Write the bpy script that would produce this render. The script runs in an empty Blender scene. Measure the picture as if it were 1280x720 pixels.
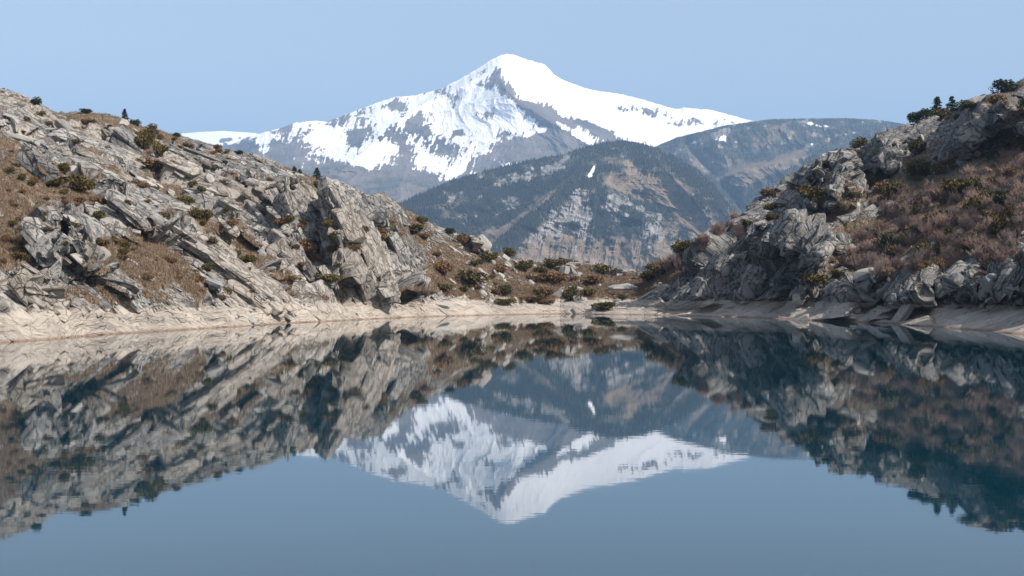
import bpy, bmesh, math, random
import numpy as np
from mathutils import Vector, Matrix

random.seed(7)
RNG = np.random.default_rng(7)
COL = bpy.context.scene.collection
F = 50.0 / 36.0 * 1280.0          # focal length in photograph pixels
CAM_H = 6.0
KD = F * CAM_H                    # depth = KD / k, k = pixels below the horizon of the water at that depth
R = math.radians

# ------------------------------------------------------------------ noise
def _h(ix, iy, iz, seed):
    h = (ix.astype(np.int64) * 374761393 + iy.astype(np.int64) * 668265263 + iz.astype(np.int64) * 2147483647 + seed * 974634777) & 0xFFFFFFFF
    h = ((h ^ (h >> 13)) * 1274126177) & 0xFFFFFFFF
    h = ((h ^ (h >> 16)) * 2246822519) & 0xFFFFFFFF
    return (((h ^ (h >> 15)) & 0xFFFFFF).astype(np.float32)) / 16777216.0

def vnoise(p, seed=0):            # value noise in -1..1, p (N,3)
    i = np.floor(p).astype(np.int64); f = (p - i).astype(np.float32)
    f = f * f * f * (f * (f * 6 - 15) + 10)
    out = 0
    for dx in (0, 1):
        wx = f[:, 0] if dx else 1 - f[:, 0]
        for dy in (0, 1):
            wy = f[:, 1] if dy else 1 - f[:, 1]
            for dz in (0, 1):
                wz = f[:, 2] if dz else 1 - f[:, 2]
                out = out + wx * wy * wz * _h(i[:, 0] + dx, i[:, 1] + dy, i[:, 2] + dz, seed)
    return out * 2 - 1

def fbm(p, octs=5, seed=0, gain=.5, ridged=False):
    a, s, t = 1.0, 0.0, 0.0
    for k in range(octs):
        n = vnoise(p * (2.03 ** k) + k * 17.3, seed + k)
        if ridged: n = 1 - 2 * np.abs(n)
        s = s + a * n; t += a; a *= gain
    return s / t

def voronoi(p, seed):             # p (N,3) -> F1, F2, cell random (N,4), vector from the cell's centre
    i = np.floor(p).astype(np.int64)
    n = len(p)
    f1 = np.full(n, 9., np.float32); f2 = np.full(n, 9., np.float32)
    best = np.zeros((n, 3), np.int64); rel = np.zeros((n, 3), np.float32)
    for dx in (-1, 0, 1):
        for dy in (-1, 0, 1):
            for dz in (-1, 0, 1):
                c = i + np.array([dx, dy, dz])
                ctr = np.stack([c[:, k] + .12 + .76 * _h(c[:, 0], c[:, 1], c[:, 2], seed + k) for k in range(3)], 1)
                d = (p - ctr).astype(np.float32)
                q = np.sqrt((d * d).sum(1))
                m = q < f1
                f2 = np.where(m, f1, np.minimum(f2, q))
                f1 = np.where(m, q, f1)
                best[m] = c[m]; rel[m] = d[m]
    rnd = np.stack([_h(best[:, 0], best[:, 1], best[:, 2], seed + 50 + k) for k in range(4)], 1)
    return f1, f2, rnd, rel

def sstep(a, b, x):
    t = np.clip((x - a) / (b - a), 0, 1)
    return t * t * (3 - 2 * t)

def blobs(x, y, lst):             # soft ellipses (cx, cy, rx, ry, angle in degrees, value)
    out = np.zeros(x.shape, np.float32)
    for cx, cy, rx, ry, ang, v in lst:
        c, s = math.cos(R(ang)), math.sin(R(ang))
        dx, dy = x - cx, y - cy
        u = (dx * c + dy * s) / rx; w = (-dx * s + dy * c) / ry
        r2 = u * u + w * w
        out += v * np.exp(-np.clip(r2, 0, 40) ** 1.6 * .7)
    return out

def wedge(x, y, poly, D):         # planar-sided mass: poly = [(px, py, bevel width of the edge to the next point), ...] clockwise on the picture
    r = np.ones(x.shape, np.float32)
    n = len(poly)
    for i in range(n):
        x0, y0, w = poly[i]; x1, y1, _ = poly[(i + 1) % n]
        ex, ey = x1 - x0, y1 - y0
        L = math.hypot(ex, ey)
        dist = (-(x - x0) * ey + (y - y0) * ex) / L
        r = np.minimum(r, np.clip(dist / w, 0, 1))
    return D * r

# ------------------------------------------------------------------ object helpers
def tag(o, label=None, cat=None, group=None, kind=None):
    if label: o['label'] = label
    if cat: o['category'] = cat
    if group: o['group'] = group
    if kind: o['kind'] = kind
    return o

def grid_mesh(name, P, attrs, mat, smooth=False):   # P (rows, cols, 3)
    nr, nc = P.shape[:2]
    me = bpy.data.meshes.new(name)
    idx = np.arange(nr * nc).reshape(nr, nc)
    q = np.stack([idx[:-1, :-1], idx[:-1, 1:], idx[1:, 1:], idx[1:, :-1]], -1).reshape(-1, 4)
    me.vertices.add(nr * nc); me.vertices.foreach_set('co', P.astype(np.float32).ravel())
    me.loops.add(q.size); me.loops.foreach_set('vertex_index', q.astype(np.int32).ravel())
    me.polygons.add(len(q)); me.polygons.foreach_set('loop_start', np.arange(0, q.size, 4, dtype=np.int32))
    me.polygons.foreach_set('use_smooth', np.full(len(q), smooth))
    me.update(calc_edges=True)
    for k, v in attrs.items():
        if v.ndim == 3:
            a = me.attributes.new(k, 'FLOAT_VECTOR', 'POINT'); a.data.foreach_set('vector', v.astype(np.float32).ravel())
        else:
            a = me.attributes.new(k, 'FLOAT', 'POINT'); a.data.foreach_set('value', v.astype(np.float32).ravel())
    me.materials.append(mat)
    o = bpy.data.objects.new(name, me); COL.objects.link(o)
    return o

def tri_mesh(name, V, T, mat, smooth=False, attrs=None):
    me = bpy.data.meshes.new(name)
    me.vertices.add(len(V)); me.vertices.foreach_set('co', V.astype(np.float32).ravel())
    me.loops.add(T.size); me.loops.foreach_set('vertex_index', T.astype(np.int32).ravel())
    me.polygons.add(len(T)); me.polygons.foreach_set('loop_start', np.arange(0, T.size, 3, dtype=np.int32))
    me.polygons.foreach_set('use_smooth', np.full(len(T), smooth))
    me.update(calc_edges=True)
    for k, v in (attrs or {}).items():
        a = me.attributes.new(k, 'FLOAT', 'POINT'); a.data.foreach_set('value', v.astype(np.float32).ravel())
    me.materials.append(mat)
    return me

def link(name, me, parent=None, loc=None):
    o = bpy.data.objects.new(name, me); COL.objects.link(o)
    if parent: o.parent = parent
    if loc is not None: o.location = loc
    return o

# ------------------------------------------------------------------ node helper
class NT:
    def __init__(s, name):
        s.m = bpy.data.materials.new(name); s.m.use_nodes = True
        s.t = s.m.node_tree; s.t.nodes.clear()
        s.out = s.t.nodes.new('ShaderNodeOutputMaterial')
        s.b = s.t.nodes.new('ShaderNodeBsdfPrincipled')
        s.t.links.new(s.b.outputs[0], s.out.inputs['Surface'])
    def n(s, typ, **kw):
        nd = s.t.nodes.new(typ)
        for k, v in kw.items(): setattr(nd, k, v)
        return nd
    def set(s, sock, v):
        if isinstance(v, bpy.types.NodeSocket): s.t.links.new(v, sock)
        elif isinstance(v, tuple) and len(v) == 3 and sock.type == 'RGBA': sock.default_value = (*v, 1)
        else: sock.default_value = v
    def attr(s, name, vec=False):
        a = s.n('ShaderNodeAttribute', attribute_name=name)
        return a.outputs['Vector' if vec else 'Fac']
    def noise(s, vec, scale, detail=5, rough=.55, dist=0, out='Fac'):
        a = s.n('ShaderNodeTexNoise'); s.set(a.inputs['Vector'], vec)
        a.inputs['Scale'].default_value = scale; a.inputs['Detail'].default_value = detail
        a.inputs['Roughness'].default_value = rough; a.inputs['Distortion'].default_value = dist
        return a.outputs[out]
    def vor(s, vec, scale, feature='F1', out='Distance'):
        a = s.n('ShaderNodeTexVoronoi', feature=feature); s.set(a.inputs['Vector'], vec)
        a.inputs['Scale'].default_value = scale
        return a.outputs[out]
    def ramp(s, x, a, b, lo=0., hi=1.):
        r = s.n('ShaderNodeMapRange', interpolation_type='SMOOTHSTEP')
        s.set(r.inputs['Value'], x)
        for k, v in (('From Min', a), ('From Max', b), ('To Min', lo), ('To Max', hi)): r.inputs[k].default_value = v
        return r.outputs[0]
    def mix(s, f, a, b, mode='MIX'):
        r = s.n('ShaderNodeMix', data_type='RGBA', blend_type=mode)
        s.set(r.inputs[0], f); s.set(r.inputs[6], a); s.set(r.inputs[7], b)
        return r.outputs[2]
    def math(s, op, a, b=0.):
        r = s.n('ShaderNodeMath', operation=op); s.set(r.inputs[0], a); s.set(r.inputs[1], b)
        return r.outputs[0]
    def mapping(s, vec, scale=(1, 1, 1), rot=(0, 0, 0)):
        r = s.n('ShaderNodeMapping'); s.set(r.inputs['Vector'], vec)
        r.inputs['Scale'].default_value = scale; r.inputs['Rotation'].default_value = rot
        return r.outputs[0]
    def pos(s): return s.n('ShaderNodeNewGeometry').outputs['Position']
    def bump(s, h, strength, dist):
        r = s.n('ShaderNodeBump'); r.inputs['Strength'].default_value = strength; r.inputs['Distance'].default_value = dist
        s.set(r.inputs['Height'], h); s.set(s.b.inputs['Normal'], r.outputs[0]); return r
    def fin(s, col, rough=.9, spec=.25):
        s.set(s.b.inputs['Base Color'], col); s.set(s.b.inputs['Roughness'], rough)
        s.b.inputs['Specular IOR Level'].default_value = spec
        return s.m

# ------------------------------------------------------------------ materials
def mat_bank():
    s = NT('granite_hillside')
    st = s.attr('strata', True); P = s.pos()
    tint = s.attr('tint'); veg = s.attr('veg'); warm = s.attr('warm')
    dark, mid, pale = (.058, .060, .065), (.16, .158, .155), (.40, .375, .34)
    c = s.mix(s.ramp(tint, .0, 1.), dark, pale)
    c = s.mix(.22, c, mid)
    n1 = s.noise(st, .35, 6, .62)                      # blotches along the strata
    c = s.mix(s.ramp(n1, .38, .66, 0, .7), c, (.39, .365, .33))
    n2 = s.noise(st, 1.6, 6, .7)
    c = s.mix(s.ramp(n2, .47, .66, 0, .85), c, (.05, .053, .06))
    n3 = s.noise(P, 1.4, 4, .6)
    c = s.mix(s.ramp(n3, .56, .7, 0, .55), c, (.30, .22, .13))
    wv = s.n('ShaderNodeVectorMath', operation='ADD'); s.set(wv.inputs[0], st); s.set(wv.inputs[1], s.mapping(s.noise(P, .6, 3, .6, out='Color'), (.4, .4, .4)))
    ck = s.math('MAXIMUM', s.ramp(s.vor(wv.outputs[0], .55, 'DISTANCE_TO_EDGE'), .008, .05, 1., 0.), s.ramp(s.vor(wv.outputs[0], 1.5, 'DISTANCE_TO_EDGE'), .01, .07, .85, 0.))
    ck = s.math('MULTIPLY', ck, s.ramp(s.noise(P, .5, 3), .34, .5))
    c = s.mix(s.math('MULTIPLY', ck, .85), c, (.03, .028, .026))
    c = s.mix(s.math('MULTIPLY', warm, .3), c, (.37, .295, .215))
    n4 = s.noise(P, 5., 3, .6)
    c = s.mix(s.ramp(n4, .60, .68, 0, .35), c, (.45, .44, .41))
    # the band the falling water level has laid bare
    sep = s.n('ShaderNodeSeparateXYZ'); s.set(sep.inputs[0], P)
    zz = s.math('ADD', sep.outputs[2], s.math('MULTIPLY', s.noise(P, .25, 3), .9))
    band = s.ramp(zz, 3.55, 3.85, 1., 0.)
    bt = s.mix(s.ramp(s.noise(st, .5, 6, .65), .35, .7), (.46, .40, .335), (.31, .27, .23))
    bt = s.mix(s.ramp(s.noise(st, 2.2, 5, .7), .52, .70, 0, .8), bt, (.19, .15, .125))
    bt = s.mix(s.ramp(sep.outputs[2], .08, .32, .75, 0), bt, (.22, .13, .08))
    c = s.mix(s.math('MULTIPLY', band, .9), c, bt)
    # dry grass and heath
    g = s.mix(s.ramp(s.noise(P, .35, 5), .35, .65), (.205, .145, .10), (.10, .075, .055))
    g = s.mix(s.ramp(s.noise(P, 1.1, 5, .7), .48, .68, 0, .6), g, (.30, .23, .15))
    g = s.mix(s.ramp(s.noise(P, .22, 4), .54, .66, 0, .7), g, (.10, .095, .035))
    c = s.mix(veg, c, g)
    s.bump(s.math('ADD', s.noise(st, 3.2, 8, .72), s.math('SUBTRACT', s.math('MULTIPLY', s.noise(P, 6, 5, .7), .6), s.math('MULTIPLY', ck, 1.))), .9, .28)
    return s.fin(c, .88, .2)

def mat_boulder(name, a, b, lich=.5):
    s = NT(name)
    tc = s.n('ShaderNodeTexCoord').outputs['Object']
    oi = s.n('ShaderNodeObjectInfo')
    v = s.n('ShaderNodeVectorMath', operation='ADD'); s.set(v.inputs[0], tc)
    comb = s.n('ShaderNodeCombineXYZ'); s.set(comb.inputs[0], s.math('MULTIPLY', oi.outputs['Random'], 37.)); s.set(v.inputs[1], comb.outputs[0])
    q = s.mapping(v.outputs[0], (1, 2.5, 4))
    c = s.mix(s.ramp(s.noise(q, 1.2, 7, .65), .3, .7), a, b)
    c = s.mix(s.ramp(oi.outputs['Random'], 0, 1, 0, .5), c, (.20, .20, .20))
    c = s.mix(s.ramp(s.noise(q, 3.5, 6, .7), .52, .68, 0, lich), c, (.11, .115, .125))
    c = s.mix(s.ramp(s.noise(v.outputs[0], 4., 4, .6), .58, .7, 0, .4), c, (.28, .2, .12))
    s.bump(s.noise(q, 5, 7, .7), .7, .15)
    return s.fin(c, .88, .2)

def mat_leafy(name, a, b, trans=0.):
    s = NT(name); P = s.pos(); oi = s.n('ShaderNodeObjectInfo')
    c = s.mix(s.ramp(s.noise(P, 2.2, 4, .7), .35, .65), a, b)
    c = s.mix(s.ramp(oi.outputs['Random'], 0, 1, 0, .35), c, (a[0] * 1.5, a[1] * 1.1, a[2] * .8))
    return s.fin(c, .8, .15)

def mat_snow_mountain():
    s = NT('snow_and_rock'); P = s.pos()
    snow = s.attr('snow'); low = s.attr('low'); tint = s.attr('tint')
    r = s.mix(s.ramp(s.noise(P, .006, 8, .65), .35, .65), (.13, .112, .105), (.05, .048, .056))
    r = s.mix(s.math('MULTIPLY', tint, .5), r, (.24, .20, .175))
    lo = s.mix(s.ramp(s.noise(P, .004, 8, .7), .40, .6), (.05, .055, .045), (.17, .135, .11))
    c = s.mix(low, r, lo)
    f = s.math('ADD', snow, s.math('MULTIPLY', s.math('SUBTRACT', s.noise(s.mapping(P, (1, .5, .6)), .008, 9, .74), .5), 2.6))
    c = s.mix(s.ramp(f, .46, .54), c, (.86, .86, .87))
    s.bump(s.noise(P, .02, 6, .7), .35, 22)
    return s.fin(c, .85, .15)

def mat_forest_hill():
    s = NT('forested_slope'); P = s.pos()
    rock = s.attr('rock'); brown = s.attr('brown'); snow = s.attr('snow')
    c = s.mix(s.ramp(s.noise(P, .01, 6, .7), .40, .62), (.024, .030, .026), (.075, .068, .052))
    b = s.mix(s.ramp(s.noise(P, .008, 7, .7), .35, .65), (.22, .165, .115), (.095, .075, .055))
    rk = s.mix(s.ramp(s.noise(s.mapping(P, (1, 1, .5)), .022, 7, .75), .38, .62), (.31, .285, .255), (.085, .08, .078))
    nb = s.math('MULTIPLY', s.math('SUBTRACT', s.noise(P, .018, 6, .7), .5), .8)
    c = s.mix(s.ramp(s.math('ADD', brown, nb), .42, .58), c, b)
    c = s.mix(s.ramp(s.math('ADD', rock, nb), .44, .56), c, rk)
    c = s.mix(s.ramp(s.math('ADD', snow, s.math('MULTIPLY', nb, .8)), .45, .55), c, (.82, .82, .83))
    s.bump(s.noise(P, .03, 6, .7), .5, 12)
    return s.fin(c, .9, .1)

def mat_water():
    s = NT('lake_water'); P = s.pos()
    h = s.math('ADD', s.noise(s.mapping(P, (1, 1.4, 1)), 1.1, 3, .5), s.math('MULTIPLY', s.noise(P, .16, 2, .5), 1.6))
    s.bump(h, 1., .0007)
    s.b.inputs['IOR'].default_value = 1.40
    s.set(s.b.inputs['Base Color'], (.002, .027, .042)); s.b.inputs['Roughness'].default_value = .018
    return s.m

def mat_plain(name, a, b, sc):
    s = NT(name)
    return s.fin(s.mix(s.noise(s.pos(), sc, 5), a, b))

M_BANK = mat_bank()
M_GREY = mat_boulder('grey_granite', (.15, .15, .155), (.29, .275, .255))
M_TAN = mat_boulder('pale_granite', (.27, .25, .22), (.43, .395, .35), .4)
M_WHITE = mat_boulder('white_quartz', (.66, .68, .70), (.78, .79, .8), .08)
M_OLIVE = mat_leafy('evergreen_leaves', (.095, .078, .024), (.038, .038, .014))
M_DARK = mat_leafy('conifer_needles', (.022, .032, .018), (.045, .052, .022))
M_RUST = mat_leafy('dry_heath', (.15, .095, .05), (.075, .055, .025))
M_TWIG = mat_leafy('bare_twigs', (.22, .17, .155), (.12, .09, .08))
M_BARK = mat_leafy('bark', (.10, .075, .06), (.06, .045, .04))
M_GRASS = mat_leafy('dry_grass_blades', (.25, .18, .12), (.10, .07, .05))
M_SNOWM = mat_snow_mountain()
M_HILL = mat_forest_hill()
M_FOREST = mat_leafy('distant_conifers', (.016, .021, .019), (.032, .036, .028))

# ------------------------------------------------------------------ the near shores
def interp(x, pts):
    a = np.array(pts, float); return np.interp(x, a[:, 0], a[:, 1])

SHORE_Y = [(-900, 520), (-520, 470), (-200, 442), (0, 428), (66, 423.5), (133, 418), (200, 414), (260, 410.5), (300, 408), (360, 404), (400, 402),
           (440, 400), (500, 397), (545, 395.5), (600, 394), (700, 392.3), (800, 393.5), (900, 396), (975, 398.5), (1000, 400),
           (1060, 402), (1100, 404), (1175, 409), (1220, 413), (1280, 418), (1480, 438), (1800, 470), (2180, 520)]
RIDGE_Y = [(-900, 60), (-520, 70), (-200, 92), (0, 112), (25, 118), (45, 130), (65, 137), (100, 139), (130, 143), (150, 148), (175, 158), (200, 163),
           (225, 172), (250, 178), (300, 189), (332, 202), (360, 211), (387, 220), (426, 226), (444, 235), (460, 244), (473, 240),
           (482, 242), (495, 254), (517, 268), (545, 282), (574, 292), (598, 297), (614, 313), (646, 321), (677, 330), (700, 333), (716, 327),
           (738, 330), (765, 338), (804, 340), (830, 336), (855, 326), (885, 306), (910, 288), (925, 269), (946, 248), (972, 235), (978, 224),
           (1004, 207), (1028, 192), (1048, 185), (1066, 182), (1085, 177), (1098, 166), (1130, 157), (1160, 146), (1185, 141), (1200, 131),
           (1212, 123), (1230, 117), (1243, 119), (1260, 110), (1280, 98), (1480, 70), (1800, 60), (2180, 60)]
RIDGE_K = [(-900, 44), (-200, 33), (0, 31), (150, 29.5), (300, 29), (450, 28), (560, 27), (640, 26.5), (720, 25.5), (800, 27), (850, 31), (900, 30), (950, 27),
           (1000, 24), (1100, 22.5), (1280, 21), (1800, 24), (2180, 30)]

RELIEF = [  # masses that stand out from the slope: polygon clockwise on the picture with the bevel width of each side, metres
    # right: the big grey cliff, its upper slab, the crags along the ridge
    ([(866, 330, 14), (925, 272, 10), (1000, 262, 12), (1046, 284, 10), (1056, 305, 14), (1035, 352, 12), (1008, 376, 7), (905, 380, 34), (872, 376, 30)], 5),
    ([(925, 300, 7), (985, 272, 6), (1040, 276, 8), (1052, 305, 12), (1020, 345, 22), (985, 335, 8), (955, 318, 9)], 7),
    ([(975, 345, 10), (1015, 300, 10), (1045, 310, 8), (1040, 345, 8), (1005, 372, 12)], 3.5),
    ([(796, 390, 16), (850, 352, 3), (868, 345, 3), (905, 352, 20), (905, 380, 8), (868, 390, 20)], 5),
    ([(976, 235, 8), (1005, 208, 5), (1030, 193, 9), (1040, 215, 6), (1012, 240, 8)], 4),
    ([(1010, 255, 14), (1035, 218, 10), (1050, 185, 6), (1072, 190, 6), (1080, 225, 10), (1078, 262, 8), (1040, 272, 22)], 10),
    ([(1078, 212, 16), (1095, 168, 6), (1112, 170, 7), (1128, 195, 6), (1120, 218, 10), (1092, 222, 14)], 9),
    ([(1128, 160, 10), (1140, 152, 6), (1155, 166, 6), (1146, 188, 8), (1130, 178, 8)], 5),
    ([(1172, 205, 60), (1212, 124, 8), (1236, 118, 6), (1278, 132, 6), (1300, 150, 8), (1275, 172, 8), (1232, 186, 20), (1208, 204, 30)], 24),
    ([(1150, 240, 30), (1180, 205, 6), (1232, 192, 6), (1262, 200, 10), (1240, 222, 8), (1200, 232, 14)], 9),
    ([(1112, 292, 20), (1142, 262, 8), (1160, 268, 8), (1150, 292, 8)], 5),
    # right shore: jutting slabs with deep shade on their left
    ([(1004, 404, 44), (1056, 344, 5), (1106, 330, 6), (1122, 348, 5), (1100, 372, 24), (1072, 404, 14)], 13),
    ([(1068, 404, 42), (1112, 356, 4), (1150, 336, 6), (1168, 352, 5), (1160, 380, 16), (1092, 404, 10)], 12),
    ([(985, 352, 10), (1030, 342, 5), (1056, 346, 6), (1010, 382, 6), (980, 372, 10)], 3),
    ([(1168, 372, 14), (1180, 346, 5), (1212, 338, 6), (1230, 352, 6), (1222, 376, 4)], 6),
    ([(1214, 372, 14), (1236, 330, 6), (1262, 318, 6), (1275, 345, 6), (1268, 374, 4)], 7),
    ([(1256, 374, 14), (1275, 326, 6), (1320, 300, 6), (1340, 345, 6), (1320, 376, 4)], 8),
    # left: cliff, blocks and long tilted slabs
    ([(408, 300, 12), (430, 262, 8), (470, 242, 8), (500, 262, 10), (530, 330, 14), (550, 366, 8), (470, 374, 12), (430, 350, 14)], 6),
    ([(345, 250, 8), (372, 224, 5), (420, 228, 8), (440, 262, 8), (432, 305, 10), (400, 302, 5), (360, 285, 8)], 5.5),
    ([(312, 238, 5), (318, 216, 4), (352, 226, 6), (358, 252, 6), (334, 258, 4)], 5),
    ([(405, 250, 4), (413, 229, 4), (440, 236, 6), (446, 262, 6), (420, 268, 4)], 4),
    ([(390, 345, 10), (412, 305, 8), (440, 318, 8), (452, 350, 8), (430, 372, 8)], 4),
    ([(60, 152, 5), (78, 147, 4), (112, 176, 4), (100, 182, 3)], 4),
    ([(0, 128, 6), (16, 128, 4), (56, 164, 3), (34, 168, 3), (0, 150, 5)], 4),
    ([(126, 160, 3), (136, 155, 3), (172, 173, 4), (170, 184, 2.2), (150, 178, 2.2)], 4.5),
    ([(108, 163, 3), (116, 160, 3), (168, 192, 3), (164, 200, 2.2)], 3.4),
    ([(22, 200, 6), (34, 178, 4), (80, 200, 5), (92, 226, 6), (68, 228, 4)], 4),
    ([(60, 184, 5), (75, 172, 4), (150, 200, 4), (156, 222, 3), (125, 214, 3)], 3.5),
    ([(66, 199, 3), (82, 200, 3), (122, 222, 3), (112, 230, 2.4)], 3),
    ([(158, 212, 4), (165, 204, 3), (204, 226, 4), (206, 246, 2.4), (180, 236, 2.4)], 4),
    ([(206, 192, 5), (218, 176, 4), (262, 205, 4), (276, 224, 5), (240, 224, 4)], 4),
    ([(28, 285, 10), (50, 248, 8), (72, 250, 6), (84, 310, 6), (78, 342, 5), (44, 318, 8)], 6),
    ([(72, 262, 8), (88, 252, 7), (140, 300, 6), (150, 345, 6), (106, 352, 8)], 5.5),
    ([(104, 262, 3), (118, 255, 3), (180, 300, 5), (176, 310, 2.5), (140, 290, 2.5)], 3.5),
    ([(140, 258, 5), (155, 240, 4), (205, 268, 5), (222, 300, 5), (190, 298, 3)], 4.5),
    ([(203, 272, 5), (214, 262, 4), (246, 282, 5), (252, 305, 3), (222, 300, 2.5)], 4.5),
    ([(210, 262, 4), (240, 262, 3), (280, 300, 4), (278, 313, 2.2)], 4),
    ([(248, 300, 4), (258, 297, 4), (284, 322, 4), (283, 336, 2.5)], 4),
    ([(276, 285, 6), (296, 268, 6), (334, 300, 6), (330, 318, 4)], 4.5),
    ([(300, 262, 5), (320, 256, 4), (388, 305, 5), (384, 322, 3), (345, 306, 3)], 4),
    ([(340, 312, 5), (352, 304, 4), (400, 336, 4), (396, 346, 2.4)], 3.5),
    ([(306, 332, 6), (326, 318, 5), (352, 330, 5), (354, 350, 3), (326, 350, 3)], 4),
    ([(0, 345, 6), (30, 320, 5), (60, 330, 6), (88, 358, 5), (70, 372, 3), (30, 366, 3)], 4),
    ([(32, 316, 3), (42, 314, 3), (86, 356, 3), (78, 360, 2.4)], 3),
    ([(126, 356, 3), (142, 350, 3), (176, 368, 3), (168, 372, 2)], 3.5),
    ([(252, 352, 3), (262, 346, 3), (290, 362, 3), (284, 368, 2)], 3),
    ([(560, 300, 4), (585, 290, 4), (612, 312, 4), (600, 318, 3)], 3),
]

CLIFFS = [  # steep faces: picture row of the foot, outline clockwise
    (378, [(858, 380), (866, 326), (925, 268), (1000, 258), (1050, 280), (1060, 305), (1035, 355), (1008, 380)]),
    (206, [(1162, 210), (1206, 122), (1240, 112), (1300, 128), (1310, 165), (1240, 196), (1208, 208)]),
    (270, [(1000, 262), (1030, 200), (1050, 180), (1074, 186), (1084, 225), (1080, 268), (1040, 276)]),
    (224, [(1072, 216), (1092, 162), (1116, 162), (1134, 180), (1124, 222), (1090, 228)]),
    (240, [(972, 240), (1002, 204), (1030, 190), (1040, 218), (1012, 244)]),
    (376, [(1165, 380), (1176, 344), (1262, 312), (1340, 296), (1345, 380)]),
    (392, [(1004, 400), (1056, 342), (1106, 328), (1168, 336), (1166, 380), (1092, 400)]),
    (374, [(404, 374), (400, 305), (428, 258), (470, 238), (505, 260), (535, 330), (552, 372)]),
    (306, [(342, 300), (340, 250), (370, 220), (425, 226), (446, 262), (436, 308)]),
    (262, [(306, 262), (310, 214), (354, 222), (362, 254)]),
    (345, [(26, 340), (30, 285), (50, 244), (76, 250), (90, 310), (84, 345)]),
    (354, [(86, 350), (70, 262), (90, 250), (142, 300), (154, 350)]),
    (232, [(56, 232), (30, 200), (34, 176), (84, 200), (96, 230)]),
    (225, [(204, 200), (216, 172), (264, 204), (280, 228)]),
    (318, [(276, 312), (274, 282), (298, 264), (338, 302), (334, 320)]),
    (304, [(140, 262), (156, 236), (208, 266), (226, 304), (180, 304)]),
    (322, [(590, 322), (582, 294), (600, 288), (616, 322)]),
]

VEG = [  # where heath and dry grass cover the rock (+) and where it is bare (-)
    (30, 235, 40, 30, 25, 1.3), (15, 290, 26, 34, 30, 1.2), (80, 238, 45, 14, 20, .9), (115, 196, 60, 5, 30, 1.0), (150, 155, 75, 9, 10, 1.1),
    (192, 195, 22, 22, 10, 1.1), (160, 310, 36, 16, 25, 1.2), (205, 335, 50, 14, 25, 1.1), (240, 345, 30, 12, 20, .9), (150, 372, 30, 7, 5, .8),
    (225, 265, 34, 9, 30, .8), (260, 280, 26, 8, 35, .9), (300, 320, 34, 9, 30, 1.), (380, 225, 40, 7, 15, 1.), (345, 232, 24, 6, 20, .8),
    (388, 312, 26, 14, 45, 1.), (360, 345, 24, 9, 30, .9), (430, 345, 40, 7, 30, .6), (500, 365, 36, 6, 0, 1.), (452, 285, 6, 10, 0, .8),
    (520, 290, 34, 12, 30, 1.1), (548, 335, 40, 24, 45, 1.), (600, 350, 60, 26, 0, .8), (660, 350, 80, 22, 0, .9), (740, 362, 80, 20, 0, 1.0), (800, 352, 70, 14, -15, 1.2),
    (690, 372, 110, 8, 0, .6), (840, 330, 60, 12, -35, 1.), (900, 292, 40, 7, -38, .9),
    (1150, 300, 100, 40, -15, 1.3), (1220, 250, 80, 40, -15, 1.3), (1130, 240, 30, 26, 0, 1.), (1080, 310, 30, 22, -40, 1.1), (1062, 265, 16, 34, 10, .7),
    (1250, 120, 40, 8, -20, .8), (1020, 235, 16, 16, -30, .7), (975, 262, 40, 8, -35, .6), (1020, 345, 34, 9, -20, .8), (1160, 195, 30, 14, -20, .6), (1270, 200, 30, 30, 0, .8),
    # bare
    (60, 300, 40, 40, 60, -1.4), (100, 300, 30, 44, 50, -1.3), (30, 150, 70, 22, 35, -.9), (140, 175, 34, 14, 30, -1), (90, 190, 60, 14, 28, -.7), (180, 225, 34, 20, 35, -1.), (240, 210, 44, 24, 35, -.8),
    (190, 270, 46, 20, 35, -.9), (250, 315, 50, 18, 40, -.9), (335, 285, 60, 24, 35, -.9), (330, 240, 34, 22, 0, -1), (420, 280, 60, 50, 45, -1.3), (490, 320, 44, 44, 50, -1.3), (40, 350, 50, 20, 0, -.8), (300, 360, 60, 18, 10, -.7),
    (610, 305, 20, 10, 0, -.8), (600, 345, 34, 12, 40, -.7), (640, 342, 20, 12, 0, -.9), (712, 340, 16, 10, 60, -1.), (780, 352, 22, 8, 0, -.5),
    (950, 330, 90, 50, -20, -1.6), (1040, 215, 44, 34, 0, -1.), (1110, 190, 26, 26, 0, -1.2), (1220, 160, 60, 30, 0, -1.3), (860, 370, 50, 16, -10, -1.5), (1100, 370, 90, 26, 0, -1.1), (1230, 355, 60, 22, 0, -1.2),
]

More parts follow.
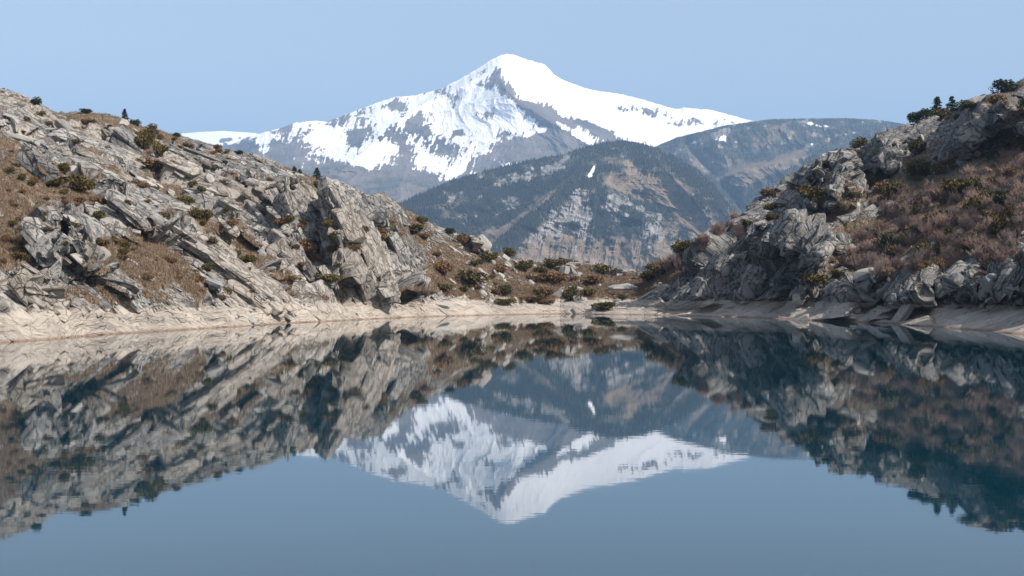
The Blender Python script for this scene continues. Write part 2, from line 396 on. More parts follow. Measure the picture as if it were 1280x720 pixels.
PLANTS = [  # kind, x, y, w, h, label
    ('dark', 39, 126, 15, 10, 'lone dark round shrub highest on the left skyline'),
    ('dark', 107, 137, 15, 6, 'low dark shrub on the left skyline, second from the left'),
    ('conifer', 155, 144, 9, 15, 'small upright dark tree on the left skyline'),
    ('dark', 164, 149, 6, 7, 'tiny dark bush between the upright tree and the round skyline bush'),
    ('dark', 170, 152, 12, 9, 'round dark bush just right of the upright tree on the left skyline'),
    ('heath', 190, 158, 15, 8, 'spreading brown bush on the left skyline below the round dark bush'),
    ('dark', 220, 165, 10, 6, 'small dark bush on the left skyline beside the distant snow plateau'),
    ('olive', 181, 176, 22, 26, 'tall brown olive bush in the hollow beside the pale overhanging slab'),
    ('olive', 198, 188, 17, 20, 'rounded olive bush right behind the tall bush in the hollow'),
    ('heath', 188, 204, 40, 14, 'wide brown heath patch bush below the two hollow bushes'),
    ('olive', 67, 229, 28, 10, 'low olive shrub left of the smooth cream slab'),
    ('olive', 100, 231, 30, 22, 'large dark olive shrub at the foot of the smooth cream slab'),
    ('heath', 122, 250, 30, 14, 'brown heath bush below the large dark olive shrub'),
    ('olive', 160, 231, 22, 9, 'left half of the olive shrub bank under the square ended slab'),
    ('olive', 180, 235, 24, 11, 'right half of the olive shrub bank under the square ended slab'),
    ('olive', 222, 253, 18, 15, 'round olive shrub, left one of the pair in mid hillside'),
    ('olive', 250, 268, 22, 18, 'round olive shrub, right one of the pair in mid hillside'),
    ('heath', 280, 221, 9, 9, 'small rusty bush under the left skyline near the split block'),
    ('dark', 280, 202, 8, 6, 'small dark bush on the rock below the left skyline dip'),
    ('dark', 298, 190, 12, 6, 'dark bush in a skyline notch of the left hill'),
    ('heath', 236, 181, 12, 6, 'brown bush on the skyline left of the snow plateau'),
    ('heath', 272, 183, 12, 6, 'brown bush on the skyline in front of the snow plateau'),
    ('olive', 80, 300, 9, 24, 'ochre shrub strip growing down the cleft between two great grey slabs'),
    ('olive', 92, 315, 18, 12, 'ochre green shrub at the foot of the cleft between two great slabs'),
    ('olive', 106, 303, 7, 14, 'thin ochre shrub on the right arm of the cleft'),
    ('olive', 25, 320, 18, 12, 'olive shrub at far left below the brown grass slope'),
    ('olive', 124, 302, 9, 10, 'tiny round shrub on the rock right of the cleft'),
    ('olive', 290, 316, 20, 10, 'upper olive shrub of the band below the long middle slab'),
    ('olive', 306, 325, 28, 12, 'lower olive shrub of the band below the long middle slab'),
    ('olive', 375, 356, 19, 15, 'round dark shrub low on the left centre bank'),
    ('olive', 408, 349, 30, 13, 'spreading olive shrub right of the round dark shrub above the bank'),
    ('heath', 385, 308, 24, 18, 'brown bush in the gully left of the grey cliff'),
    ('heath', 394, 320, 18, 12, 'lower brown bush in the gully left of the grey cliff'),
    ('dark', 366, 209, 6, 7, 'tiny dark bush on the skyline left of the rounded tree'),
    ('dark', 374, 210, 5, 6, 'tiniest dark bush on the skyline beside the rounded tree'),
    ('conifer', 396, 214, 11, 14, 'rounded dark little tree standing on the middle of the left skyline'),
    ('heath', 396, 229, 12, 10, 'rusty bush just below the rounded little tree'),
    ('olive', 361, 230, 24, 9, 'low olive patch shrub left of the rounded little tree'),
    ('heath', 452, 286, 10, 14, 'rusty bush growing on the face of the grey cliff'),
    ('olive', 517, 286, 28, 12, 'olive shrub on the shoulder right of the grey cliff'),
    ('olive', 527, 275, 14, 10, 'small olive shrub on the skyline above the cliff shoulder'),
    ('heath', 496, 292, 24, 18, 'brown heath bush beside the right edge of the grey cliff'),
    ('heath', 578, 300, 16, 16, 'rusty bush by the rounded pale outcrop of the low ridge'),
    ('dark', 562, 289, 16, 8, 'dark shrub on the skyline left of the rounded pale outcrop'),
    ('olive', 609, 321, 26, 12, 'olive shrub on the low skyline right of the rounded pale outcrop'),
    ('olive', 636, 314, 16, 12, 'round olive bush standing on the low skyline'),
    ('olive', 585, 347, 32, 18, 'big dark olive shrub on the slope above the lake head'),
    ('olive', 549, 358, 22, 10, 'olive shrub at the foot of the slope right of the cliff'),
    ('heath', 553, 335, 32, 16, 'wide brown heath bush on the slope right of the cliff'),
    ('olive', 632, 362, 18, 14, 'olive shrub beside the pale boulder heap'),
    ('olive', 631, 376, 20, 9, 'dark low shrub near the shore under the boulder heap'),
    ('olive', 656, 332, 22, 14, 'olive shrub on top of the pale boulder heap'),
    ('olive', 675, 337, 14, 11, 'small olive shrub on the skyline right of the boulder heap'),
    ('olive', 690, 329, 22, 11, 'dark skyline shrub left of the upright split rock'),
    ('olive', 706, 328, 20, 11, 'dark skyline shrub touching the upright split rock'),
    ('olive', 713, 368, 18, 18, 'round olive shrub beside the white pointed boulder'),
    ('olive', 735, 365, 16, 12, 'olive shrub above the round one at the lake head'),
    ('olive', 754, 382, 28, 11, 'low dark shrub on the shore right of the flat ledge'),
    ('olive', 752, 336, 24, 12, 'olive shrub on the skyline right of the upright split rock'),
    ('heath', 690, 346, 40, 18, 'large brown bush on the skyline at the lake head'),
    ('heath', 676, 364, 30, 16, 'brown bush below the large brown skyline bush'),
    ('heath', 742, 350, 30, 14, 'brown bush between the split rock and the broad outcrop'),
    ('heath', 660, 372, 30, 8, 'low brown bush near the shore at the lake head'),
    ('olive', 810, 345, 24, 14, 'olive shrub at the foot of the right ridge thicket'),
    ('olive', 829, 335, 30, 18, 'dark olive shrub under the bare bushes where the right ridge begins'),
    ('olive', 857, 316, 34, 26, 'largest olive shrub on the lower right ridge'),
    ('olive', 872, 306, 22, 16, 'olive shrub above the largest one on the lower right ridge'),
    ('olive', 928, 280, 14, 9, 'small olive shrub on the lip of the grey crag'),
    ('heath', 958, 240, 24, 10, 'brown olive shrub on the skyline before the ridge steepens'),
    ('olive', 963, 270, 15, 9, 'olive cushion on the flat top of the grey crag'),
    ('olive', 979, 271, 20, 9, 'second olive cushion on the flat top of the grey crag'),
    ('olive', 1009, 242, 36, 20, 'wide olive shrub in the saddle above the grey crag'),
    ('olive', 1019, 226, 14, 14, 'upright olive shrub above the wide one in the saddle'),
    ('olive', 1031, 255, 24, 14, 'round golden olive shrub on the right part of the grey crag'),
    ('olive', 1076, 178, 18, 13, 'olive bush on the skyline by the perched boulders'),
    ('olive', 1070, 190, 18, 9, 'olive bush just under the skyline by the perched boulders'),
    ('olive', 1150, 210, 34, 24, 'large olive bush in the gully left of the great shaded cliff'),
    ('olive', 1145, 184, 22, 20, 'upright olive bush higher in the same gully'),
    ('dark', 1146, 146, 22, 13, 'dark skyline bush left of the tallest conifer'),
    ('dark', 1160, 142, 20, 12, 'dark skyline bush at the foot of the tallest conifer'),
    ('conifer', 1170, 130, 17, 24, 'tallest conifer on the right skyline'),
    ('conifer', 1189, 131, 15, 19, 'shorter conifer right of the tallest one on the right skyline'),
    ('olive', 1178, 142, 20, 14, 'bush between the two skyline conifers'),
    ('dark', 1251, 107, 34, 17, 'wide dark bush near the right end of the skyline'),
    ('heath', 1247, 125, 24, 14, 'brown bush under the wide dark skyline bush'),
    ('olive', 1217, 131, 34, 12, 'olive shrub under the cream ledge stone of the right skyline'),
    ('dark', 1278, 136, 16, 22, 'dark bush cut by the right end of the skyline slope'),
    ('olive', 1248, 186, 42, 26, 'broad olive shrub right of the great shaded cliff'),
    ('olive', 1120, 238, 28, 24, 'olive bush at the upper left corner of the bare thicket'),
    ('olive', 1197, 237, 36, 22, 'olive shrub in the upper middle of the bare thicket'),
    ('olive', 1172, 197, 16, 10, 'small olive tuft at the base of the great shaded cliff'),
    ('dark', 1111, 305, 26, 30, 'dark green bush in the left part of the bare thicket'),
    ('olive', 1172, 274, 30, 20, 'olive bush in the centre of the bare thicket'),
    ('olive', 1180, 292, 20, 14, 'olive bush just below the central one in the bare thicket'),
    ('olive', 1222, 254, 26, 20, 'olive bush in the upper right of the bare thicket'),
    ('dark', 1256, 248, 26, 20, 'dark bush at the right edge of the bare thicket'),
    ('olive', 1244, 284, 24, 20, 'olive bush low in the right of the bare thicket'),
    ('olive', 1078, 327, 26, 16, 'olive shrub at the lower left tip of the bare thicket'),
    ('olive', 1005, 349, 32, 15, 'olive shrub at the right foot of the grey crag'),
    ('olive', 1228, 332, 20, 12, 'olive shrub above the jumble of the right shore'),
    ('olive', 1052, 342, 20, 10, 'low olive shrub above the dark hollows of the right shore'),
    ('olive', 1278, 182, 22, 20, 'olive shrub at the right edge under the upper cliff'),
]
ROCKS = [  # x, y, width px, tilt (positive dips to the right), kind, tone, label
    (84, 162, 44, 42, 'slab', 't', 'long pale granite slab high on the left hillside, below the lone skyline shrub'),
    (150, 164, 40, 26, 'slab', 't', 'pale flat slab overhanging a dark gap just below the left skyline'),
    (146, 186, 34, 32, 'slab', 'g', 'narrow grey slab lying under the pale overhanging slab near the left skyline'),
    (54, 152, 12, 0, 'block', 't', 'small rounded tan boulder at the upper end of the long pale slab'),
    (34, 172, 44, 14, 'slab', 't', 'thin stacked tan slab above the vertical grey rock at far left'),
    (96, 216, 46, 30, 'slab', 't', 'smooth cream slab beside the two olive shrubs on the left hillside'),
    (186, 228, 44, 28, 'slab', 't', 'light slab with a square lower end above the round olive shrub'),
    (232, 212, 30, 45, 'slab', 'g', 'tilted grey slab below the left skyline, right of the brown bush'),
    (264, 238, 26, 28, 'slab', 't', 'pale wedge of rock right of the square ended slab'),
    (117, 353, 26, 4, 'white', 't', 'bright white rock just above the bare shore band at left'),
    (150, 352, 34, 22, 'slab', 'g', 'dark grey slab leaning over a black hollow, right of the white rock'),
    (268, 352, 26, 20, 'slab', 'g', 'flat grey slab low on the left bank above the shore band'),
    (258, 343, 18, 26, 'slab', 't', 'small cream slab lying on the flat grey slab low on the left bank'),
    (304, 366, 36, 24, 'slab', 't', 'pale sloping slab reaching down to the water at left centre'),
    (352, 388, 34, 30, 'slab', 't', 'tan slab with its foot at the waterline, left centre'),
    (312, 396, 22, 26, 'slab', 't', 'cream rock over a dark hole at the waterline, left centre'),
    (318, 340, 34, 40, 'slab', 't', 'smooth pale slab beside the olive ground shrub above the left bank'),
    (366, 318, 44, 36, 'slab', 't', 'long light slab below the grey cliff at left centre'),
    (20, 352, 26, 40, 'slab', 'g', 'upright grey slab at the lower far left above the shore band'),
    (62, 362, 22, 24, 'block', 'g', 'squat grey boulder at the lower left, beside the brown scree'),
    (552, 377, 34, 4, 'slab', 't', 'flat cream ledge stone lying on the shore band near the lake head'),
    (567, 310, 20, 30, 'slab', 't', 'cream stone under the dark shrubs on the low ridge'),
    (602, 304, 30, 44, 'block', 't', 'rounded pale outcrop ending the skyline of the low ridge'),
    (718, 340, 24, 60, 'slab', 't', 'upright split white rock standing at the middle of the lake head'),
    (706, 338, 18, -70, 'block', 't', 'pale block left of the upright split rock at the lake head'),
    (700, 368, 20, -40, 'block', 't', 'white pointed boulder just above the shore at the lake head'),
    (727, 360, 24, 8, 'slab', 't', 'low rounded tan boulder behind the white pointed boulder'),
    (780, 356, 44, -6, 'slab', 't', 'broad tan outcrop on the grassy slope right of the lake head'),
    (807, 340, 26, 0, 'slab', 't', 'thin pale ledge on the skyline of the gap between the hills'),
    (724, 374, 22, 10, 'block', 't', 'small pale stone at the foot of the round olive shrub by the lake head'),
    (828, 362, 24, -5, 'block', 't', 'pale boulder on the grass slope left of the grey crag'),
    (1060, 193, 18, 5, 'block', 't', 'rounded pale boulder perched on top of the left crag of the right ridge'),
    (1048, 208, 14, 5, 'block', 't', 'small tan boulder wedged under the perched pale boulder'),
    (1048, 188, 26, -6, 'slab', 't', 'pale cap stone on the skyline of the right ridge'),
    (1108, 198, 20, 64, 'block', 'g', 'tall rounded grey slab standing at the crest of the right ridge'),
    (1138, 182, 20, 60, 'slab', 'g', 'leaning grey slab right of the tall rounded slab on the right ridge'),
    (1154, 172, 14, 60, 'slab', 't', 'pale leaning slab under the shrubs of the right ridge'),
    (1230, 122, 36, -8, 'slab', 't', 'cream ledge stone on the right skyline above the great shaded cliff'),
    (1066, 262, 30, -30, 'block', 't', 'tan fractured block above the bare thicket of the right hill'),
    (1116, 258, 20, 0, 'block', 'g', 'round dark boulder at the top edge of the bare thicket'),
    (1168, 308, 18, 70, 'block', 'g', 'light boulder showing through the bare thicket'),
    (1090, 340, 40, -14, 'slab', 't', 'pale rounded slab roofing the dark hollow on the right shore'),
    (1122, 372, 18, 80, 'block', 'g', 'upright grey pillar stone between two dark hollows on the right shore'),
    (1135, 358, 22, -60, 'slab', 'g', 'rough grey slab leaning on the pillar stone of the right shore'),
    (1246, 352, 26, 72, 'block', 'g', 'tall grey boulder above the pale shore band at far right'),
    (1196, 362, 20, -30, 'block', 'g', 'dark boulder in the jumble above the right shore band'),
    (1212, 372, 14, 80, 'block', 't', 'small tan upright stone in the jumble above the right shore band'),
    (1002, 398, 24, -30, 'slab', 't', 'tan slab standing in the waterline below the grey crag'),
    (1000, 374, 20, -10, 'block', 't', 'cream stones ledge above the waterline below the grey crag'),
]

def build_bank():
    inner = np.arange(-40, 1320, .75)
    cols = np.concatenate([np.arange(-900, -40, 6.), inner, np.arange(1320, 2180, 6.)])
    nt = 430
    t = np.linspace(0, 1, nt)
    sy = interp(cols, SHORE_Y); ry = interp(cols, RIDGE_Y); rk = interp(cols, RIDGE_K)
    sk = sy - 360
    rows = []
    # under water
    under = [(-1.0, 16), (-.5, 8), (-.18, 3)]
    X = np.repeat(cols[None], nt, 0)
    tt = np.repeat(t[:, None], len(cols), 1)
    Y = sy[None] * (1 - tt) + ry[None] * tt
    # steep bare band first, then the slope; gentler still just under the ridge
    gb = interp(cols, [(0, .45), (800, .45), (900, 1.3), (1280, 1.7)])[None] * .1; g = np.where(tt < .1, tt / .1 * gb, gb + (tt - .1) / .9 * (1 - gb))
    cliff = interp(cols, [(-900, 1.15), (0, 1.15), (300, 1.2), (400, 1.6), (520, 1.6), (580, 1.1), (800, 1.), (860, 1.7), (1020, 1.7), (1100, 1.15), (2180, 1.15)])
    cl = cliff[None]; K = sk[None] + (rk - sk)[None] * np.where(tt < .1, g, gb + (1 - gb) * np.clip((g - gb) / (1 - gb), 0, 1) ** cl)
    D = KD / K
    for yb, poly in CLIFFS:
        w_ = wedge(X, Y, [(a_, b_, 10.) for a_, b_ in poly], 1.); w_ = w_ * w_ * (3 - 2 * w_)
        cs = np.nonzero(w_.max(0) > 0)[0]
        dyb = np.array([np.interp(-yb, -Y[:, c_], D[:, c_]) for c_ in cs])
        Dc = dyb[None] + (yb - Y[:, cs]) * dyb[None] / F * (1.25 if poly[0][0] > 800 else 2.1 if poly[0][0] < 290 else 1.25)
        D[:, cs] = D[:, cs] * (1 - w_[:, cs]) + np.minimum(D[:, cs], Dc) * w_[:, cs]
    P0 = np.stack([(X - 640) / F * D, D, CAM_H + (360 - Y) / F * D], -1).reshape(-1, 3)
    und = fbm(P0 / 34., 3, 11)
    Xf, Yf = X.ravel(), Y.ravel()
    edge = (np.clip(tt / .10, 0, 1) * np.clip((1 - tt) / .05 + .25, 0, 1)).ravel()
    off = und * 7 * edge
    for poly, dd in RELIEF:
        poly = [(x, y, max(w, 1.5)) for x, y, w in poly]
        jx = 2.4 * vnoise(P0 / 3.1, 91); jy = 2.4 * vnoise(P0 / 3.1, 92)
        off = off + wedge(Xf + jx, Yf + jy, poly, dd * (1.05 if poly[0][0] > 800 else 1.1)) * np.clip((sy[None] - Y).ravel() / 4, 0, 1)
    D = (D.ravel() - off).reshape(D.shape)
    D = np.minimum(D, KD / np.maximum(rk, 1)[None] * 1.02)
    P = np.stack([(X - 640) / F * D, D, CAM_H + (360 - Y) / F * D], -1)
    # add the ground under water and the back of the ridge
    pre = [np.stack([P[0, :, 0] * (1 - dz / 400.), P[0, :, 1] - dz * 1.1, P[0, :, 2] * 0 - dz * .55], -1) for dz in (16, 7, 2)]
    dirn = P[-1, :, :2] / np.linalg.norm(P[-1, :, :2], axis=1)[:, None]
    post = []
    for dd, dz in ((3, .1), (8, .6), (18, 2.2), (40, 6), (80, 14), (140, 26), (220, 60), (420, 130)):
        post.append(np.concatenate([P[-1, :, :2] + dirn * dd, np.maximum(P[-1, :, 2:3] - dz * np.clip(P[-1, :, 2:3] / 30., .25, 2), -14 if dd > 200 else 1.)], 1))
    P = np.concatenate([np.stack(pre), P, np.stack(post)], 0)
    npre = 3
    nr, nc = P.shape[:2]
    # smooth normals of the large form
    def sm(A, r=9):
        k = np.hanning(2 * r + 3)[1:-1]; k /= k.sum()
        for ax in (0, 1):
            pad = [(0, 0)] * 3; pad[ax] = (r, r)
            B = np.pad(A, pad, mode='edge')
            A = sum(k[i] * np.take(B, np.arange(i, i + A.shape[ax]), axis=ax) for i in range(2 * r + 1))
        return A
    S = sm(P)
    N = np.cross(np.gradient(S, axis=1), np.gradient(S, axis=0))
    N /= np.linalg.norm(N, axis=2, keepdims=True) + 1e-9
    if N[nr // 2, nc // 2, 2] < 0: N = -N
    px = np.repeat(cols[None], nr, 0)
    py = np.zeros((nr, nc)); py[npre:npre + nt] = Y; py[:npre] = sy + 4; py[npre + nt:] = ry
    px, py = px.ravel(), py.ravel()
    Q = P.reshape(-1, 3)
    # cover
    qa = (Q @ np.array([[.87, 0, -.5], [0, 1, 0], [.5, 0, .87]]).T) / np.array([9., 7., 3.])
    vg = blobs(px, py, VEG) * .75 + fbm(qa, 5, 21, .68) * 2.2 + fbm(Q / 40., 2, 29) * .5 - .16 - .25 * sstep(850, 880, px) * sstep(1060, 1020, px)
    vg -= sstep(3.9, 2.6, Q[:, 2] + .5 * vnoise(Q / 6, 5)) * 5
    veg = sstep(-.10, .16, vg)
    # three joint directions: long slabs dipping right, steep cliff columns, right-hand crags
    def rot(a):
        c, s_ = math.cos(R(a)), math.sin(R(a)); return np.array([[c, 0, s_], [0, 1, 0], [-s_, 0, c]])
    zoneB = sstep(-.03, .03, blobs(px, py, [(430, 300, 70, 75, 45, 1.4), (500, 330, 50, 50, 45, 1.), (75, 200, 22, 22, 0, .9), (50, 300, 30, 40, 0, .9)]) - .5 + .5 * fbm(Q / 12., 3, 31))
    zoneR = sstep(822, 828, px + 10 * vnoise(Q / 10, 33))
    warp = np.stack([fbm(Q / 14., 3, 41 + k) for k in range(3)], 1) * 2.4
    Qw = Q + warp
    def joints(sel, scale, amp, ang, aniso, seed, crack, tilt=1.):
        q = (Qw[sel] @ rot(ang).T) / np.array([scale * aniso, scale * 1.3, scale])
        f1, f2, rnd, rel = voronoi(q, seed)
        e = f2 - f1
        g_ = (rnd[:, 0] - .5) * 1.3 + tilt * (rel[:, 0] * (rnd[:, 1] - .5) * 1.3 - rel[:, 2] * (rnd[:, 2] * 1.5 + .1))
        return amp * g_ - crack * (1 - sstep(0., .09, e)), rnd[:, 3], e
    tot = np.zeros(len(Q)); tint = np.zeros(len(Q))
    isR = zoneR > .5; isB = (zoneB > .5) & ~isR; isA = ~isB & ~isR
    for m_, ang, an, sd, ta in ((isA, -30, 3.2, 100, 1.), (isB, -64, 3.0, 200, 1.), (isR, 56, 2.5, 300, .6)):
        sel = np.nonzero(m_)[0]
        for sc, am, ck, sd2, w in ((8.5, 2.3, 2.6, 0, .5), (3.2, .8, .8, 7, .6), (1.25, .16, .2, 13, .35)):
            d_, t_, _ = joints(sel, sc, am, ang + (sd2 - 6) * .9, an, sd + sd2, ck)
            tot[sel] += d_; tint[sel] += w * t_ * ta / 1.45
    fine = fbm(Q / 1.3, 3, 61, .6)
    low = sstep(4.2, 2.4, Q[:, 2])                     # washed smooth below the old water level
    boost = 1 + .25 * sstep(850, 900, px)
    disp = tot * (1 - .80 * veg) * (1 - .84 * low) * boost + fine * .12 + veg * (.25 + .55 * fbm(Q / 2.2, 4, 71, .6))
    # long grooves that slant down to the water
    gq = Q @ rot(-14).T
    gq2 = Q @ rot(20).T
    groove = np.where(px < 780, fbm(np.stack([gq[:, 0] / 9, gq[:, 1] / 9, gq[:, 2] / .55], 1), 3, 81), fbm(np.stack([gq2[:, 0] / 9, gq2[:, 1] / 9, gq2[:, 2] / .55], 1), 3, 82))
    disp += low * groove * .42
    disp *= np.clip((Q[:, 2] + 1.2) / 2.4, .12, 1)
    row = np.repeat(np.arange(nr)[:, None], nc, 1).ravel()
    back = np.clip(1 - (row - (npre + nt)) / 4., 0, 1)
    outside = np.clip(1 - np.maximum(-60 - px, px - 1340) / 400., .4, 1)
    ridgefade = 1 - .45 * sstep(.95, 1., (row - npre) / nt)
    disp *= (.25 + .75 * back) * outside * ridgefade
    dg = disp.reshape(nr, nc)
    ker = np.array([1, 3, 5, 6, 5, 3, 1]) / 24.
    for ax in (0, 1):
        pad = [(0, 0), (0, 0)]; pad[ax] = (3, 3)
        B_ = np.pad(dg, pad, mode='edge')
        dg = sum(ker[i] * np.take(B_, np.arange(i, i + dg.shape[ax]), axis=ax) for i in range(7))
    disp = dg.ravel()
    Q2 = Q + N.reshape(-1, 3) * disp[:, None]
    # strata coordinates for the streaks in the rock
    sa = (Qw @ rot(-32).T) * np.array([.28, .5, 1.3]); sb = (Qw @ rot(-66).T) * np.array([.28, .5, 1.3]); sc_ = (Qw @ rot(55).T) * np.array([.28, .5, 1.3])
    stv = np.where(zoneB[:, None] > .5, sb, sa)
    stv = np.where(zoneR[:, None] > .5, sc_, stv)
    lowc = np.where(zoneR[:, None] > .5, (Qw @ rot(17).T) * np.array([.07, .2, 1.5]), (Qw @ rot(-19).T) * np.array([.07, .2, 1.5]))
    stv = np.where(Q[:, 2:3] < 3.6, lowc, stv)
    warm = sstep(-.1, .5, fbm(Q / 14., 3, 95) + blobs(px, py, [(90, 160, 60, 14, 30, .4), (600, 350, 70, 30, 0, .7), (720, 350, 80, 24, 0, .7), (40, 350, 60, 24, 0, .35), (330, 380, 80, 14, 0, .5), (170, 200, 60, 30, 30, .3)]) - .6 * zoneR)
    P2 = Q2.reshape(nr, nc, 3)
    A = dict(tint=tint.reshape(nr, nc), veg=veg.reshape(nr, nc), warm=warm.reshape(nr, nc), strata=stv.reshape(nr, nc, 3))
    # jointed slabs of the bedrock standing out of the slope
    rng = np.random.default_rng(2024)
    protos = []
    for i in range(40):
        q = np.array([[x, y, z] for x in (-.5, .5) for y in (-.5, .5) for z in (-.5, .5)]) * rng.uniform(.55, 1.0, (8, 3))
        q = np.concatenate([q, rng.uniform(-.5, .5, (4, 3)) * np.array([1, .9, .95]) + rng.choice([-.06, .06], (4, 3))])
        bm = bmesh.new()
        for v in q: bm.verts.new(v)
        bmesh.ops.convex_hull(bm, input=bm.verts)
        bmesh.ops.delete(bm, geom=[v for v in bm.verts if not v.link_faces], context='VERTS')
        bmesh.ops.bevel(bm, geom=list(bm.edges), offset=.04, segments=1, affect='EDGES', clamp_overlap=True)
        bmesh.ops.triangulate(bm, faces=bm.faces)
        bm.verts.index_update()
        protos.append((np.array([v.co[:] for v in bm.verts]), np.array([[v.index for v in f.verts] for f in bm.faces])))
        bm.free()
    wgt = (1 - veg) ** 2 + .12 * veg
    wgt *= sstep(3.0, 4.2, Q[:, 2]) + .012
    wgt = wgt.reshape(nr, nc)
    wgt[:npre + 1] = 0; wgt[npre + nt - 4:] = 0
    wgt[:, (cols < -45) | (cols > 1325)] = 0
    wgt[:, (cols > 560) & (cols < 812)] *= .5
    keep = np.ones(len(Q))
    for _, x_, y_, w_, h_, _l in PLANTS:
        keep *= 1 - np.exp(-((px - x_) / (w_ * .62)) ** 4 - ((py - y_ - h_ * .45) / (h_ * 1.1)) ** 4)
    for poly, _d in RELIEF:
        keep *= 1 - (.93 if max(abs(p[0] - poly[0][0]) for p in poly) > 42 and poly[0][0] > 800 else .72 if max(abs(p[0] - poly[0][0]) for p in poly) > 42 else .5) * np.clip(wedge(px, py, [(x, y, 5.) for x, y, _w in poly], 1.) * 1.5, 0, 1)
    keep *= .06 + sstep(-.22, .16, fbm(Q / 10., 4, 431))
    wgt *= keep.reshape(nr, nc)
    n = 11500
    pick = rng.choice(wgt.size, n, p=(wgt / wgt.sum()).ravel())
    base = Q2[pick]; nn = N.reshape(-1, 3)[pick]; vgp = veg[pick]; lowp = base[:, 2] < 3.4
    mpp = base[:, 1] / F
    swell = np.exp(1.1 * fbm(base / 16., 3, 411))
    size = np.clip((5.5 * rng.pareto(1.6, n) + 4.5) * swell, 4., 64) * mpp; big = sstep(22, 44, size / mpp)          # longest side, metres
    size = np.where(vgp > .5, np.minimum(size, 9 * mpp), size)
    size = np.where(lowp, np.clip(size * 1.2, 6 * mpp, 26 * mpp), size)
    zb = (zoneB[pick] > .5); zr = (zoneR[pick] > .5)
    ang = np.where(zr, 180 + 56., np.where(zb, -62., -31.)) + rng.normal(0, 1, n) * (9 - 5 * big)
    ang = np.where(zr, 180 - (ang - 180) + 0., ang)
    ang = np.where(zr, 180 + 56 + rng.normal(0, 1, n) * (15 - 9 * big), ang)
    ar = np.radians(ang)
    dv = np.stack([np.cos(ar), ar * 0, np.sin(ar)], 1)
    nn = nn + np.array([0, -1, 0]) * np.where(zb | zr, rng.uniform(.1, .9, n), rng.uniform(-.1, .6, n))[:, None] + rng.normal(0, .16, (n, 3)) * (1 - .6 * big[:, None])
    n0 = N.reshape(-1, 3)[pick] + rng.normal(0, .07, (n, 3))
    nn = np.where(lowp[:, None], n0, nn)
    ang2 = np.where(zr, 180 + 20., -20.) + rng.normal(0, 6, n)
    dv = np.where(lowp[:, None], np.stack([np.cos(np.radians(ang2)), ang2 * 0, np.sin(np.radians(ang2))], 1), dv)
    nn /= np.linalg.norm(nn, axis=1)[:, None]
    e1 = dv - (dv * nn).sum(1)[:, None] * nn; e1 /= np.linalg.norm(e1, axis=1)[:, None]
    e2 = np.cross(nn, e1)
    dims = np.stack([size, size * rng.uniform(.30, .62, n), size * rng.uniform(.14, .36, n) * (1 - .45 * big)], 1)
    dims[lowp] *= np.array([1., .6, .28])
    ctr = base + nn * dims[:, 2:3] * (rng.uniform(-.36, .04, n) - .1 * big)[:, None]
    kind = rng.integers(0, 40, n)
    tn_ = rng.random(n) * np.where(zr, .62, 1.); wm = warm[pick]
    cx = 640 + ctr[:, 0] / ctr[:, 1] * F
    SV = [[], [], []]
    for i in range(n):
        pv, pt = protos[kind[i]]
        V = ctr[i] + (pv[:, 0:1] * dims[i, 0]) * e1[i] + (pv[:, 1:2] * dims[i, 1]) * e2[i] + (pv[:, 2:3] * dims[i, 2]) * nn[i]
        yt = 360 - (V[:, 2].max() - CAM_H) / ctr[i, 1] * F
        if yt < np.interp(cx[i], cols, ry) - 3.5: continue
        k = 0 if cx[i] < 560 else (1 if cx[i] < 812 else 2)
        lc = np.stack([pv[:, 0] * dims[i, 0] * .28, pv[:, 1] * dims[i, 1] * .5, pv[:, 2] * dims[i, 2] * 1.3], 1) + tn_[i] * 90
        SV[k].append((V, pt, tn_[i], wm[i], lc))
    cut = [0, int(np.searchsorted(cols, 560)), int(np.searchsorted(cols, 812)), nc - 1]
    for k, nm in enumerate(('hillside', 'lake_head_shore', 'crag_hillside')):
        a, b = cut[k], cut[k + 1]
        G = P2[:, a:b + 1].reshape(-1, 3); gc = b + 1 - a
        idx = np.arange(nr * gc).reshape(nr, gc)
        quads = np.stack([idx[:-1, :-1], idx[:-1, 1:], idx[1:, 1:], idx[1:, :-1]], -1).reshape(-1, 4)
        S_ = SV[k]
        offs = np.cumsum([len(G)] + [len(x[0]) for x in S_])
        V = np.concatenate([G] + [x[0] for x in S_]); T = np.concatenate([x[1] + o_ for x, o_ in zip(S_, offs)])
        me = bpy.data.meshes.new(nm)
        me.vertices.add(len(V)); me.vertices.foreach_set('co', V.astype(np.float32).ravel())
        me.loops.add(quads.size + T.size); me.loops.foreach_set('vertex_index', np.concatenate([quads.ravel(), T.ravel()]).astype(np.int32))
        me.polygons.add(len(quads) + len(T))
        me.polygons.foreach_set('loop_start', np.concatenate([np.arange(0, quads.size, 4), quads.size + np.arange(0, T.size, 3)]).astype(np.int32))
        me.polygons.foreach_set('use_smooth', np.zeros(len(quads) + len(T), bool))
        me.update(calc_edges=True)
        for an, g_, x_ in (('tint', A['tint'], 2), ('veg', A['veg'], None), ('warm', A['warm'], 3)):
            vals = np.concatenate([g_[:, a:b + 1].ravel()] + [np.full(len(x[0]), 0. if x_ is None else x[x_]) for x in S_])
            at_ = me.attributes.new(an, 'FLOAT', 'POINT'); at_.data.foreach_set('value', vals.astype(np.float32))
        at_ = me.attributes.new('strata', 'FLOAT_VECTOR', 'POINT')
        at_.data.foreach_set('vector', np.concatenate([A['strata'][:, a:b + 1].reshape(-1, 3)] + [x[4] for x in S_]).astype(np.float32).ravel())
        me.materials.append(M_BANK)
        tag(link(nm, me), kind='structure')
    return cols, P2, A['veg'], npre, nt, sy, ry, N

COLS, BP, VEGM, NPRE, NT_, SY, RY, BN = build_bank()

